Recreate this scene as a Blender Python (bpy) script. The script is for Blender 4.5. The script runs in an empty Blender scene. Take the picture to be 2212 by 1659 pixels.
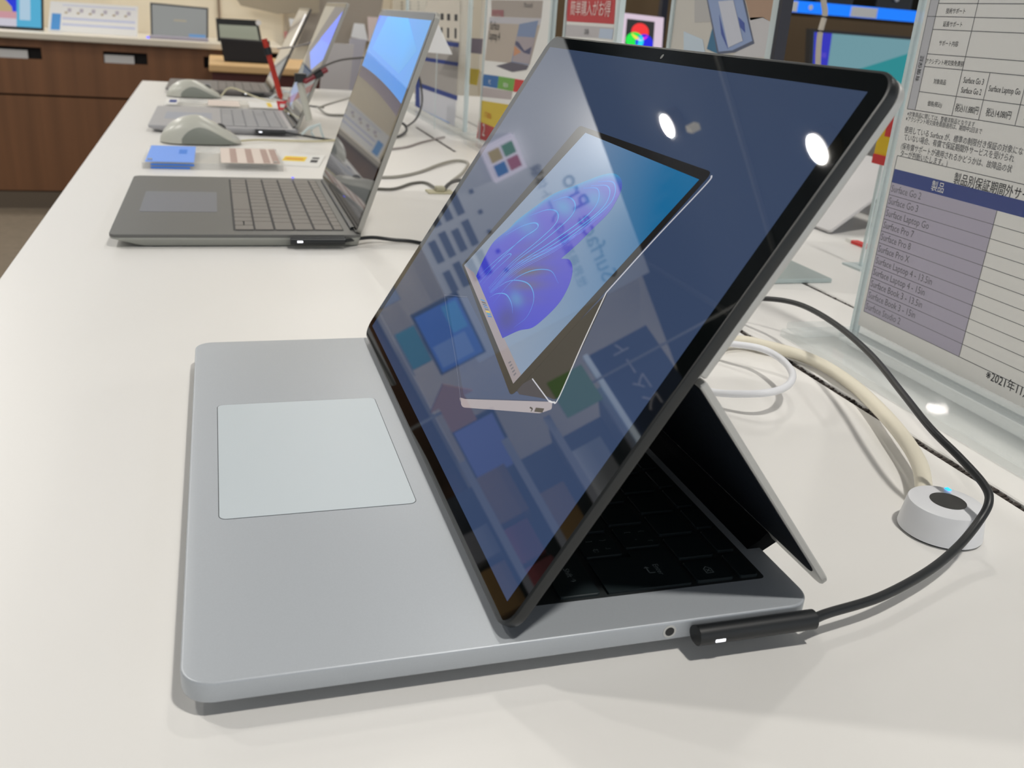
import bpy, bmesh, math, random
from mathutils import Vector as V, Matrix as M
from mathutils.geometry import delaunay_2d_cdt
rnd = random.Random(7)
sc = bpy.context.scene
COL = sc.collection
# ------------------------------------------------------------------ camera
FPX, W, H = 1992.214, 2212.0, 1659.0
CR = M(((0.95544, 0.04549, -0.29165), (-0.28760, 0.36881, -0.88389), (0.06735, 0.92839, 0.36546)))
CC = V((0.01941, -0.24548, 0.21077))
cam = bpy.data.cameras.new('camera'); cam_o = bpy.data.objects.new('camera', cam); COL.objects.link(cam_o)
q = CR.to_quaternion(); q.normalize()
cam_o.matrix_world = M.Translation(CC) @ q.to_matrix().to_4x4()
cam.sensor_width = 36; cam.lens = FPX / W * 36; cam.clip_start = .01
cam.dof.use_dof = True; cam.dof.focus_distance = .44; cam.dof.aperture_fstop = 20
sc.camera = cam_o
# ------------------------------------------------------------------ world and exposure
w = bpy.data.worlds.new('world'); sc.world = w; w.use_nodes = True
bg = w.node_tree.nodes['Background']; bg.inputs[0].default_value = (.93, .97, 1, 1); bg.inputs[1].default_value = .66
sc.view_settings.view_transform = 'Standard'; sc.view_settings.look = 'None'
sc.view_settings.exposure = .08; sc.view_settings.gamma = 1
CEIL = 2.0
LAMPS = [(.55, -.5, 22, 'above the near end of the white table'), (.7, 1.2, 4.5, 'above the tall paper poster'), (2.5, 2.8, 6, 'above the teal monitor'),
         (-1.24, 4.63, 16, 'mirrored near the middle of the large screen'), (-1.15, 3.14, 8, 'mirrored at the right edge of the large screen'),
         (-1.2, 1.0, 15, 'over the aisle left of the slate laptop'), (.9, 3.4, 6, 'behind the far end of the tables'), (2.6, 4.3, 8, 'above the pegboard right end'),
         (-3.0, 4.2, 18, 'in front of the dark price header'), (2.6, .6, 6, 'over the right aisle'), (-2.0, 2.3, 22, 'added to brighten the cartons on the tall shelving'),  # lamp by the shelving is added to brighten its mirrored cartons
         (.6, 4.5, 10, 'above the black speaker'), (4.4, 4.2, 6, 'farthest right, above the railed shelf')]
REAL = V((0, 0, 0))

def pl(x, y, ax=2, v=0.):
    """point where the sight line of photo pixel x,y meets the plane axis=v"""
    d = q @ V(((x - W / 2) / FPX, -(y - H / 2) / FPX, -1.))
    return CC + d * ((v - CC[ax]) / d[ax])
# ------------------------------------------------------------------ materials
MC = {}
def lin(c): return tuple((x / 12.92 if x <= .04045 else ((x + .055) / 1.055) ** 2.4) for x in (c[0] / 255, c[1] / 255, c[2] / 255))
def mat(name, c, r=.5, m=0., e=None, es=1., ior=1.5, noise=None, trans=0., alpha=1., coat=0., spec=.5, bump=None):
    if name in MC: return MC[name]
    t = bpy.data.materials.new(name); t.use_nodes = True; n = t.node_tree.nodes; l = t.node_tree.links
    b = n['Principled BSDF']
    b.inputs['Base Color'].default_value = (*c, 1); b.inputs['Roughness'].default_value = r; b.inputs['Metallic'].default_value = m
    b.inputs['IOR'].default_value = ior; b.inputs['Transmission Weight'].default_value = trans; b.inputs['Alpha'].default_value = alpha
    b.inputs['Coat Weight'].default_value = coat; b.inputs['Specular IOR Level'].default_value = spec
    if e: b.inputs['Emission Color'].default_value = (*e, 1); b.inputs['Emission Strength'].default_value = es
    if noise:
        sx, sy, sz, amt = noise
        tc = n.new('ShaderNodeTexCoord'); mp = n.new('ShaderNodeMapping'); mp.inputs['Scale'].default_value = (sx, sy, sz)
        nz = n.new('ShaderNodeTexNoise'); nz.inputs['Scale'].default_value = 1; nz.inputs['Detail'].default_value = 4
        mx = n.new('ShaderNodeMix'); mx.data_type = 'RGBA'
        mx.inputs[6].default_value = tuple(x * (1 - amt) for x in c) + (1,); mx.inputs[7].default_value = tuple(min(1, x * (1 + amt)) for x in c) + (1,)
        l.new(tc.outputs['Object'], mp.inputs[0]); l.new(mp.outputs[0], nz.inputs['Vector']); l.new(nz.outputs['Fac'], mx.inputs[0]); l.new(mx.outputs[2], b.inputs['Base Color'])
        if bump:
            bp = n.new('ShaderNodeBump'); bp.inputs['Strength'].default_value = bump; bp.inputs['Distance'].default_value = .0005
            l.new(nz.outputs['Fac'], bp.inputs['Height']); l.new(bp.outputs[0], b.inputs['Normal'])
    MC[name] = t; return t
def pixmat(name, strength, ior=1.5, rough=.015):
    t = bpy.data.materials.new(name); t.use_nodes = True; n = t.node_tree.nodes; b = n['Principled BSDF']
    a = n.new('ShaderNodeAttribute'); a.attribute_name = 'Col'
    b.inputs['Base Color'].default_value = (.004, .004, .005, 1); b.inputs['Roughness'].default_value = rough; b.inputs['IOR'].default_value = ior
    t.node_tree.links.new(a.outputs['Color'], b.inputs['Emission Color']); b.inputs['Emission Strength'].default_value = strength
    return t
WHITE_LAM = mat('white_laminate', (.80, .785, .76), .38, noise=(3, 3, 3, .02), spec=.35)
SILVER = mat('platinum_aluminium', (.475, .505, .54), .42, .25, noise=(1500, 1500, 1500, .05))
SILVER_ED = mat('aluminium_edge', (.50, .50, .485), .35, .35)
PADM = mat('glass_trackpad', (.56, .62, .655), .4)
BLACKM = mat('black_metal', (.012, .014, .015), .35)
DARKG = mat('dark_grey', (.08, .08, .08), .5)
KEYM = mat('dark_key', (.011, .019, .022), .5)
WELL = mat('dark_keyboard_well', (.02, .024, .026), .5)
ALC = mat('dark_woven_fabric', (.005, .008, .014), .9, spec=.1, noise=(900, 400, 900, .6), bump=.6)
LEG = mat('pale_legend', (.30, .34, .34), .6)
RUB = mat('black_rubber', (.014, .016, .018), .42)
WPL = mat('white_plastic', (.78, .79, .82), .3)
CREAM = mat('cream_cable', (.78, .73, .6), .45)
WCAB = mat('white_cable', (.85, .86, .9), .4)
GCAB = mat('grey_cable', (.36, .35, .31), .5)
DGC = mat('dark_grey_cable', (.07, .07, .07), .5)
ACR = mat('clear_acrylic', (.80, .86, .86), .03, ior=1.45, alpha=.22)
ACRE = mat('frosted_acrylic_edge', (.74, .84, .85), .3, alpha=.75)
PAPER = mat('white_paper', (.80, .79, .76), .7)
INK = mat('black_ink', (.03, .03, .035), .7)
GINK = mat('grey_ink', (.14, .14, .15), .7)
LILAC = mat('lilac_print', lin((178, 172, 190)), .6)
NAVY = mat('navy_print', lin((12, 50, 132)), .6)
GREYP = mat('grey_print', lin((190, 190, 195)), .7)
SC_GREY = mat('grey_shell', lin((104, 104, 102)), .45, .1)
SC_PAD = mat('grey_trackpad', lin((114, 117, 126)), .4)
SC_KEY = mat('grey_key', lin((126, 121, 115)), .55)
SC_WELL = mat('grey_keyboard_well', lin((50, 50, 52)), .6)
WALN = mat('walnut_veneer', lin((124, 84, 54)), .5, noise=(22, 22, .8, .35))
WALN_D = mat('walnut_shadow_gap', lin((30, 18, 12)), .8)
def plain(n, rgb, r=.6, **k): return mat(n, lin(rgb), r, **k)
# ------------------------------------------------------------------ mesh helpers
def link(name, me, m, parent=None):
    o = bpy.data.objects.new(name, me); COL.objects.link(o)
    if m is not None and not me.materials: me.materials.append(m)
    if parent is not None:
        o.parent = parent
        pm = M.Translation(parent['_loc']) if '_loc' in parent else M.Identity(4)
        g = parent
        o.matrix_parent_inverse = pm.inverted()
        if '_loc' not in parent: o.matrix_parent_inverse = M.Translation(-root_loc(parent))
    return o
def root_loc(o):
    return V((0, 0, 0))
def obj(name, bm, m, parent=None, smooth=None, recalc=True):
    if recalc: bmesh.ops.recalc_face_normals(bm, faces=bm.faces)
    me = bpy.data.meshes.new(name); bm.to_mesh(me); bm.free()
    if smooth:
        for p in me.polygons: p.use_smooth = True
        try: me.set_sharp_from_angle(angle=smooth)
        except Exception: pass
    return link(name, me, m, parent)
def thing(name, label, cat, loc, group=None):
    o = bpy.data.objects.new(name, None); COL.objects.link(o); o.location = loc; o.empty_display_size = .02
    o['_loc'] = list(loc); tag(o, label, cat, group); return o
def tag(o, label, cat, group=None):
    o['label'] = label; o['category'] = cat
    if group: o['group'] = group
    return o
def struct(o): o['kind'] = 'structure'; return o
def FR(o, x, y):
    x = V(x).normalized(); y = V(y); y = (y - x * y.dot(x)).normalized(); z = x.cross(y)
    m = M((x, y, z)).transposed().to_4x4(); m.translation = V(o); return m
def bm_box(c0, c1, mx=None, bm=None, bev=0, seg=1):
    b = bmesh.new()
    r = bmesh.ops.create_cube(b, size=1)
    c0, c1 = V(c0), V(c1)
    for v in b.verts: v.co = V([(c0[i] + c1[i]) / 2 + v.co[i] * abs(c1[i] - c0[i]) for i in range(3)])
    if bev: bmesh.ops.bevel(b, geom=list(b.edges), offset=bev, segments=seg, affect='EDGES', profile=.5)
    if mx is not None: bmesh.ops.transform(b, matrix=mx, verts=b.verts)
    return merge(bm, b)
def merge(bm, b):
    if bm is None: return b
    me = bpy.data.meshes.new('t'); b.to_mesh(me); b.free(); bm.from_mesh(me); bpy.data.meshes.remove(me); return bm
def rrect(x0, y0, x1, y1, r, n=6, rs=None):
    rs = rs or (r, r, r, r); pts = []
    for (cx, cy, a, rr) in ((x1, y1, 0, rs[0]), (x0, y1, 90, rs[1]), (x0, y0, 180, rs[2]), (x1, y0, 270, rs[3])):
        ox = cx - rr if a in (0, 270) else cx + rr; oy = cy - rr if a in (0, 90) else cy + rr
        if rr <= 0: pts.append((cx, cy)); continue
        for i in range(n + 1):
            t = math.radians(a + 90 * i / n); pts.append((ox + rr * math.cos(t), oy + rr * math.sin(t)))
    return pts
def bm_prism(pts, z0, z1, mx=None, bm=None, bev=0, seg=2, both=True):
    """outline pts (x,y) extruded z0..z1, top/bottom rims bevelled by inset rings"""
    b = bmesh.new(); n = len(pts)
    def inset(p, d):
        out = []
        for i in range(n):
            a, c, e = V(p[i - 1]), V(p[i]), V(p[(i + 1) % n]); u = (c - a); w_ = (e - c)
            if u.length < 1e-9 or w_.length < 1e-9: out.append(tuple(c)); continue
            u.normalize(); w_.normalize(); nn = V((-u.y, u.x)) + V((-w_.y, w_.x))
            if nn.length < 1e-6: out.append(tuple(c)); continue
            nn.normalize(); k = max(.3, nn.dot(V((-u.y, u.x)))); out.append(tuple(c + nn * d / k))
        return out
    rings = []
    if bev:
        if both:
            for i in range(seg + 1):
                t = math.pi / 2 * i / seg; rings.append((inset(pts, bev * (1 - math.sin(t))), z0 + bev * (1 - math.cos(t))))
        else: rings.append((pts, z0))
        for i in range(seg + 1):
            t = math.pi / 2 * i / seg; rings.append((inset(pts, bev * (1 - math.cos(t))), z1 - bev * (1 - math.sin(t))))
    else: rings = [(pts, z0), (pts, z1)]
    vs = [[b.verts.new((x, y, z)) for x, y in p] for p, z in rings]
    for a, c in zip(vs, vs[1:]):
        for i in range(n): b.faces.new((a[i], a[(i + 1) % n], c[(i + 1) % n], c[i]))
    b.faces.new(vs[-1]); b.faces.new(list(reversed(vs[0])))
    if mx is not None: bmesh.ops.transform(b, matrix=mx, verts=b.verts)
    return merge(bm, b)
def bm_cyl(c, r, h, mx=None, bm=None, n=32, r2=None, bev=0):
    b = bmesh.new()
    r2 = r if r2 is None else r2
    pr = [(r, 0)] + ([(r2, h - bev), (r2 - bev * .3, h - bev * .3), (r2 - bev, h)] if bev else [(r2, h)])
    vs = [[b.verts.new((c[0] + R_ * math.cos(2 * math.pi * i / n), c[1] + R_ * math.sin(2 * math.pi * i / n), c[2] + z)) for i in range(n)] for R_, z in pr]
    for a, d in zip(vs, vs[1:]):
        for i in range(n): b.faces.new((a[i], a[(i + 1) % n], d[(i + 1) % n], d[i]))
    b.faces.new(vs[-1]); b.faces.new(list(reversed(vs[0])))
    if mx is not None: bmesh.ops.transform(b, matrix=mx, verts=b.verts)
    return merge(bm, b)
def spline(P, n=8):
    P = [V(p) for p in P]; out = []
    Q = [P[0] * 2 - P[1]] + P + [P[-1] * 2 - P[-2]]
    for i in range(1, len(Q) - 2):
        a, b, c, d = Q[i - 1:i + 3]
        for k in range(n):
            t = k / n; out.append(.5 * ((2 * b) + (c - a) * t + (2 * a - 5 * b + 4 * c - d) * t * t + (3 * b - a - 3 * c + d) * t ** 3))
    out.append(P[-1]); return out
def bm_tube(P, r, n=10, bm=None, smooth=8, rr=None):
    P = spline(P, smooth) if smooth else [V(p) for p in P]; b = bmesh.new(); rings = []; up = V((0, 0, 1))
    for i, p in enumerate(P):
        t = (P[min(i + 1, len(P) - 1)] - P[max(i - 1, 0)]).normalized()
        s = t.cross(up)
        if s.length < .05: s = t.cross(V((1, 0, 0)))
        s.normalize(); u = s.cross(t); ri = r if rr is None else rr(i / (len(P) - 1))
        rings.append([b.verts.new(p + (s * math.cos(2 * math.pi * k / n) + u * math.sin(2 * math.pi * k / n)) * ri) for k in range(n)])
    for a, c in zip(rings, rings[1:]):
        for k in range(n): b.faces.new((a[k], a[(k + 1) % n], c[(k + 1) % n], c[k]))
    b.faces.new(rings[-1]); b.faces.new(list(reversed(rings[0])))
    return merge(bm, b)
TXT = {}
def textmesh(s, size, align='LEFT', sx=1.):
    k = (s, size, align, sx)
    if k in TXT: return TXT[k]
    c = bpy.data.curves.new('t', 'FONT'); c.body = s; c.size = size; c.align_x = align; c.resolution_u = 2
    o = bpy.data.objects.new('t', c); COL.objects.link(o)
    dg = bpy.context.evaluated_depsgraph_get(); dg.update()
    me = bpy.data.meshes.new_from_object(o.evaluated_get(dg)); bpy.data.objects.remove(o); bpy.data.curves.remove(c)
    me.materials.clear()
    TXT[k] = me; return me
def txt(fr, s, x, y, size, m, parent, align='LEFT', sx=1., h=.0001, name='lettering', rot=0):
    me = textmesh(s, size, align, sx).copy()
    me.transform(fr @ M.Translation((x, y, h)) @ M.Rotation(rot, 4, 'Z') @ M.Diagonal((sx, 1, 1, 1)))
    return link(name, me, m, parent)
def rect(fr, x0, y0, x1, y1, m, parent, h=.00006, t=.00006, name='printed_area', bm=None):
    return obj(name, bm_box((min(x0, x1), min(y0, y1), h - t), (max(x0, x1), max(y0, y1), h), fr), m, parent)
def rects(fr, L, m, parent, h=.00006, t=.00006, name='printed_lines'):
    bm = None
    for (x0, y0, x1, y1) in L: bm = bm_box((min(x0, x1), min(y0, y1), h - t), (max(x0, x1), max(y0, y1), h), fr, bm)
    return obj(name, bm, m, parent)
def colmesh(name, polys, m, parent):
    """polys: list of (pts3d, colour or list of colours); one mesh with a colour attribute"""
    vs, fs, cs = [], [], []
    for pts, c in polys:
        k = len(vs); vs += [tuple(p) for p in pts]; fs.append(tuple(range(k, k + len(pts)))); cs += (c if isinstance(c, list) else [c] * len(pts))
    me = bpy.data.meshes.new(name); me.from_pydata(vs, [], fs)
    a = me.color_attributes.new('Col', 'FLOAT_COLOR', 'POINT')
    for i, c in enumerate(cs): a.data[i].color = (*c, 1)
    return link(name, me, m, parent)
def poly(fr, pts, m, parent, h=.00006, t=.00006, name='printed_shape'):
    return obj(name, bm_prism(pts, h - t, h, fr), m, parent)

# ================================================================== SETTING
FZ = -.72
floor = struct(obj('floor', bm_box((-7, -3, FZ - .05), (8, 9, FZ)), mat('grey_carpet', lin((120, 108, 92)), .9, noise=(30, 30, 30, .2))))
WALLM = mat('beige_wall', lin((245, 234, 212)), .8, noise=(1, 1, 1, .04))
struct(obj('wall_back', bm_box((-7, 5.0, FZ), (1.6, 5.1, 1.62)), WALLM))
struct(obj('wall_far', bm_box((-7, 9.0, FZ), (1.6, 9.1, CEIL)), mat('far_blue_grey', (.10, .12, .16), .9)))
BROWN = mat('brown_panel_wall', lin((104, 84, 58)), .6, noise=(1.5, 1.5, 1.5, .18))
struct(obj('wall_back_right', bm_box((1.6, 4.98, FZ), (8, 5.1, CEIL)), BROWN))
struct(obj('wall_left', bm_box((-7.1, -3, FZ), (-7, 9.1, CEIL)), mat('grey_wall', (.4, .42, .45), .8)))
struct(obj('ceiling', bm_box((-7.1, -3, CEIL + .02), (8, 9.1, CEIL + .1)), mat('blue_grey_ceiling', (.16, .19, .24), .9)))
RAIL = mat('pale_rail', (.6, .62, .65), .5)
for i, (a, b_) in enumerate(((-2.6, -2.57), (-.5, -.47), (1.6, 1.63), (-4.2, -4.17))):
    struct(obj('trim_%d' % (i + 1), bm_box((a, -3, CEIL - .01), (b_, 8.9, CEIL + .02)), RAIL))
for i, y in enumerate((.4, 2.2, 3.9)):
    struct(obj('trim_%d' % (i + 5), bm_box((-6, y, CEIL + .0), (6, y + .03, CEIL + .02)), RAIL))
# lamps
GLOW = mat('lamp_glow', (1, 1, 1), .5, e=(1, .97, .92), es=14)
HOUS = mat('lamp_housing', (.25, .22, .18), .4)
for i, (x, y, p, wh) in enumerate(LAMPS):
    t = thing('ceiling_spotlight', 'round white ceiling spotlight ' + wh, 'ceiling lamp', (x, y, CEIL), 'ceiling spotlights above the shop')
    obj('housing', bm_cyl((x, y, CEIL - .045), .078, .065, n=24), HOUS, t)
    obj('lens', bm_cyl((x, y, CEIL - .05), .066, .004, n=24), GLOW, t)
    obj('warm_side_lamp', bm_box((x - .02, y - .26, CEIL - .035), (x + .015, y - .20, CEIL + .019)), mat('warm_glow', (.9, .8, .5), .5, e=(1, .85, .5), es=1.2), t)
    L = bpy.data.lights.new('lamp_light', 'AREA'); L.shape = 'DISK'; L.size = .13; L.energy = p; L.color = (1, .965, .90)
    lo = bpy.data.objects.new('lamp_light', L); COL.objects.link(lo); lo.location = (x, y, CEIL - .055)

# ================================================================== TABLES
def xl(y): return -.1418 - .0097 * y
YJ = 1.487
def table(y0, y1, label):
    t = thing('display_table', label, 'table', (.45, (y0 + y1) / 2, FZ), 'white display tables standing end to end')
    zt, zb = 0, -.03
    P = [(xl(y0), y0), (.3968, y0), (.3968, y1), (xl(y1), y1)]
    obj('tabletop', bm_prism(P, zb, zt, bev=.0012), WHITE_LAM, t)
    obj('tabletop', bm_box((.5435, y0, zb), (1.09, y1, zt), bev=.0012), WHITE_LAM, t)
    obj('center_cover', bm_box((.4032, y0, zb), (.5385, y1, -.0003), bev=.0008), WHITE_LAM, t)
    obj('cable_channel', bm_box((.39, y0 + .01, zb - .05), (.55, y1 - .01, zb - .0005)), WALN_D, t)
    obj('cabinet_body', bm_box((-.02, y0 + .08, FZ + .06), (.97, y1 - .08, zb - .051)), WALN, t)
    obj('plinth', bm_box((.03, y0 + .12, FZ), (.92, y1 - .12, FZ + .059)), DARKG, t)
    return t
T1 = table(-.9, YJ - .0006, 'white display table with cable slot under the large open silver convertible')
T2 = table(YJ + .0006, 2.47, 'far white display table touching the near one at its back end')
BRI = mat('dark_brush', (.05, .04, .035), .95)
def slot(t, x0, x1, segs, y0, y1):
    for a, b in segs:
        bm = bmesh.new(); n = int((b - a) / .0025)
        bm_box((x0 + .0006, a, -.03), (x1 - .0006, b, -.0035), None, bm)
        for i in range(n):
            yy = a + (i + .5) * (b - a) / n; j = rnd.uniform(-.0006, .0006)
            bm_box((x0 + .0008 , yy - .0008 + j, -.0034), (x1 - .0008, yy + .0008 + j, -.0012 + rnd.uniform(-.001, .0006)), None, bm)
        s = obj('brush_strip', bm, BRI, t); s['kind'] = 'stuff'
    L = [y0] + [v for s in segs for v in s] + [y1]
    for a, b in zip(L[::2], L[1::2]):
        if b - a > .01: obj('slot_filler', bm_box((x0 + .0001, a, -.029), (x1 - .0001, b, -.0005)), WHITE_LAM, t)
slot(T1, .3968, .4032, [(-.4, .5), (1.3, YJ - .002)], -.9, YJ - .001)
slot(T1, .5385, .5435, [(-.4, .483)], -.9, YJ - .001)
slot(T2, .3968, .4032, [(YJ + .002, 1.64)], YJ + .001, 2.46)

# ================================================================== MAIN CONVERTIBLE LAPTOP
ML = thing('convertible_laptop', 'silver convertible laptop with its screen slid forward over the keyboard, largest and nearest', 'laptop', (0.114, .1615, 0))
D0 = .0135
def fp(x0, x1, r, a=0., b_=.323): return rrect(x0, a, x1, b_, r, 8)
obj('deck', bm_prism(fp(0, .228, .0105), .0057, D0, bev=.0009, seg=3), SILVER, ML, smooth=.6)
obj('pedestal', bm_prism(fp(.012, .222, .012, .008, .315), .0009, .00565, bev=.0008), DARKG, ML, smooth=.6)
for (a, b_) in ((.02, .030), (.205, .215)):
    obj('rubber_foot', bm_box((a, .03, 0), (b_, .293, .0009)), RUB, ML)
obj('trackpad_gap', bm_prism(rrect(.0122, .1012, .0947, .2218, .0034), D0, D0 + .00004), mat('gap_shadow', (.10, .11, .12), .8), ML)
obj('trackpad', bm_prism(rrect(.01255, .10155, .0944, .22145, .003), D0 + .00004, D0 + .00016, bev=.00005), PADM, ML)
obj('keyboard_well', bm_prism(rrect(.1105, .0192, .2176, .3038, .002), D0, D0 + .00008), WELL, ML)
# audio jack and port
jm = FR((.1671, -.00005, .0096), (1, 0, 0), (0, 0, 1))
obj('audio_jack', bm_cyl((0, 0, 0), .0026, .0001, jm, n=24), mat('jack_ring', (.6, .6, .58), .4), ML)
obj('jack_hole', bm_cyl((0, 0, .0001), .0018, .00005, jm, n=24), BLACKM, ML)
UF = FR((0, 0, D0 + .0013), (0, -1, 0), (1, 0, 0))
ROWS = [(.2071, .2151, .0206, .0160, None), (.1884, .2043, .0206, .0158, .0137), (.1700, .1857, .0482, .0158, None),
        (.1513, .1672, .0443, .0158, None), (.1321, .1480, .0206, .0158, .029), (.1134, .1294, .0206, .0158, None)]
KM = {}
def key(x0, x1, y0, y1, root, z=D0 + .00008, h=.0012, m=KEYM, r=.0012):
    w_, l_ = round(x1 - x0, 5), round(y1 - y0, 5)
    if (w_, l_, m) not in KM:
        bm = bm_prism(rrect(-w_ / 2, -l_ / 2, w_ / 2, l_ / 2, r, 2), 0, h, bev=.0003, seg=1, both=False)
        bmesh.ops.recalc_face_normals(bm, faces=bm.faces); me = bpy.data.meshes.new('key'); bm.to_mesh(me); bm.free(); me.materials.append(m); KM[(w_, l_, m)] = me
    o = link('key', KM[(w_, l_, m)], None, root); o.location = ((x0 + x1) / 2, (y0 + y1) / 2, z)
    return o
keys = {}
for ri, (x0, x1, ys, kw, first) in enumerate(ROWS):
    y = ys; i = 0
    while y < .3024 - .008:
        wd = first if (first and i == 0) else kw
        e = y + wd
        if ri == 5 and i in (4,): e = y + .062
        if .3024 - e < .012: e = .3024
        if ri == 5 and i in (0, 2):
            keys[(ri, i)] = key(x0, x1 - .0082, y, e, ML); 
        elif ri == 5 and i == 1:
            key(x0, x0 + .0076, y, e, ML); keys[(ri, i)] = key(x1 - .0076, x1, y, e, ML)
        else: keys[(ri, i)] = key(x0, x1, y, e, ML)
        y = e + .0027; i += 1
obj('key', bm_prism([(.1513, .0206), (.1857, .0206), (.1857, .0455), (.1700, .0455), (.1700, .0416), (.1513, .0416)][::-1], D0 + .00008, D0 + .00128, bev=.0003, seg=1, both=False), KEYM, ML)
def leg(s, x, y, size): txt(UF, s, -y, x, size, LEG, ML, h=.00006, name='key_legend')
leg('Enter', .1755, .0350, .0034); leg('↵', .1702, .0345, .0060); leg('Shift ↑', .1392, .0385, .0034)
leg('⌫', .1945, .0300, .0046); leg('}', .1620, .0560, .003); leg(']', .1560, .0560, .003); leg('む', .1560, .0500, .003); leg('」', .1620, .0500, .003)
leg('{', .1810, .0600, .003); leg('[', .1748, .0600, .003); leg('゜', .1748, .054, .003); leg('「', .1810, .054, .003)
# lid
th = 1.02628768; DD = V((math.cos(th), 0, math.sin(th))); NN = V((-math.sin(th), 0, math.cos(th))); LO = V((.1034899, 0, .0175559)); LL = .21846
LF = FR(LO + V((0, .323, 0)), (0, -1, 0), DD)        # x: user's left to right, y: up the screen, z: out of the glass
assert (LF.to_3x3() @ V((0, 0, 1)) - NN).length < 1e-3
obj('display_body', bm_prism(rrect(0, 0, .323, LL, .0095, 8), -.0044, -.0002, LF, bev=.0007, seg=2), BLACKM, ML, smooth=.6)
GLASSB = mat('black_glass_bezel', (.003, .004, .004), .02, ior=1.5)
obj('glass_bezel', bm_prism(rrect(.0012, .0012, .3218, LL - .0012, .0085, 8), -.0002, 0, LF, bev=.0001, seg=1), GLASSB, ML)
obj('webcam', bm_cyl((.1615, LL - .0048, 0), .0012, .00002, LF, n=16), BLACKM, ML)
obj('back_plate_upper', bm_prism(rrect(.0004, .1092, .3226, LL + .0002, .0095, 8, (.0095, .0095, .001, .001)), -.0074, -.0045, LF, bev=.0006), SILVER_ED, ML, smooth=.6)
# lower plate
A = V((.1668, 0, .1066)); B = V((.2352, 0, .0187)); PD = (B - A).normalized()
PFr = FR(A + V((0, .323, 0)), (0, -1, 0), -PD)         # y runs back up towards the hinge, z towards inside
pn = PFr.to_3x3() @ V((0, 0, 1)); plen = (B - A).length; inn = -1 if pn.x > 0 else 1
def plate(x0, y0, x1, y1, r4, a, b_): return bm_prism(rrect(x0, y0, x1, y1, 0, 8, r4), min(a * inn, b_ * inn), max(a * inn, b_ * inn), PFr, bev=.0005 if abs(b_ - a) > .001 else 0, seg=1)
obj('back_plate_lower', plate(.0004, -plen, .3226, 0, (.001, .001, .0095, .0095), 0, .0028), SILVER_ED, ML, smooth=.6)
obj('fabric_lining', plate(.002, -plen + .008, .321, -.0015, (.001, .001, .008, .008), .0028, .0031), ALC, ML)
obj('hinge_barrel', bm_tube([(.1632, .0012, .1095), (.1632, .3218, .1095)], .0021, 12, smooth=0), SILVER_ED, ML, smooth=.6)
HG = FR((0, .040, 0), (1, 0, 0), (0, 0, 1))
obj('base_hinge', bm_prism([(.2215, .0136), (.2262, .0100), (.2350, .0155), (.2352, .0205), (.2315, .0225), (.2270, .0172)], -.243, 0, HG), mat('hinge_black', (.004, .005, .006), .8, spec=.1), ML)

# ---- picture on the display, layers of flat shapes in the plane of the screen (mm: X from user's left, s up)
PIX = pixmat('display_pixels', 1.0)
SX = (.0093, .3137); SY = ((LL - .2029) / 2, (LL + .2029) / 2)
def S(X, s, k=0): return LF @ V((X / 1000, s / 1000, .00002 + k * .00001))
def bgcol(X, s):
    u = X / 323; v = s / 218
    a = V((.026, .046, .095)); b = V((.032, .055, .120)); c = V((.034, .052, .098))
    return tuple(a * (1 - v) * (1 - u) + b * (1 - v) * u + c * v)
g = []
for i in range(12):
    for j in range(8):
        xs = [SX[0] * 1000 + (304.4) * (i + a) / 12 for a in (0, 1)]; ys = [SY[0] * 1000 + 202.9 * (j + a) / 8 for a in (0, 1)]
        c = [(xs[0], ys[0]), (xs[1], ys[0]), (xs[1], ys[1]), (xs[0], ys[1])]
        g.append(([S(*p) for p in c], [bgcol(*p) for p in c]))
scrn = colmesh('screen', g, PIX, ML)
def sp(px, py):                       # photo pixel on the screen plane -> (X, s) in mm
    d = q @ V(((px - W / 2) / FPX, -(py - H / 2) / FPX, -1.)); t = (LO - CC).dot(NN) / d.dot(NN); P = LF.inverted() @ (CC + d * t)
    return P.x * 1000, P.y * 1000
def rounded(P, r, n=5):
    out = []; P = [V(p) for p in P]
    for i, c in enumerate(P):
        rr = r[i] if isinstance(r, (list, tuple)) else r
        a = c + (P[i - 1] - c).normalized() * rr; b = c + (P[(i + 1) % len(P)] - c).normalized() * rr
        if rr <= 0: out.append(c); continue
        for k in range(n + 1): t = k / n; out.append(a * (1 - t) ** 2 + c * 2 * t * (1 - t) + b * t * t)
    return [tuple(p) for p in out]
def shape(name, P, c, k):
    return colmesh(name, [([S(x, y, k) for x, y in P], c if isinstance(c, list) else c)], PIX, scrn)
def mm(L): return [sp(*p) for p in L]
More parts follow.
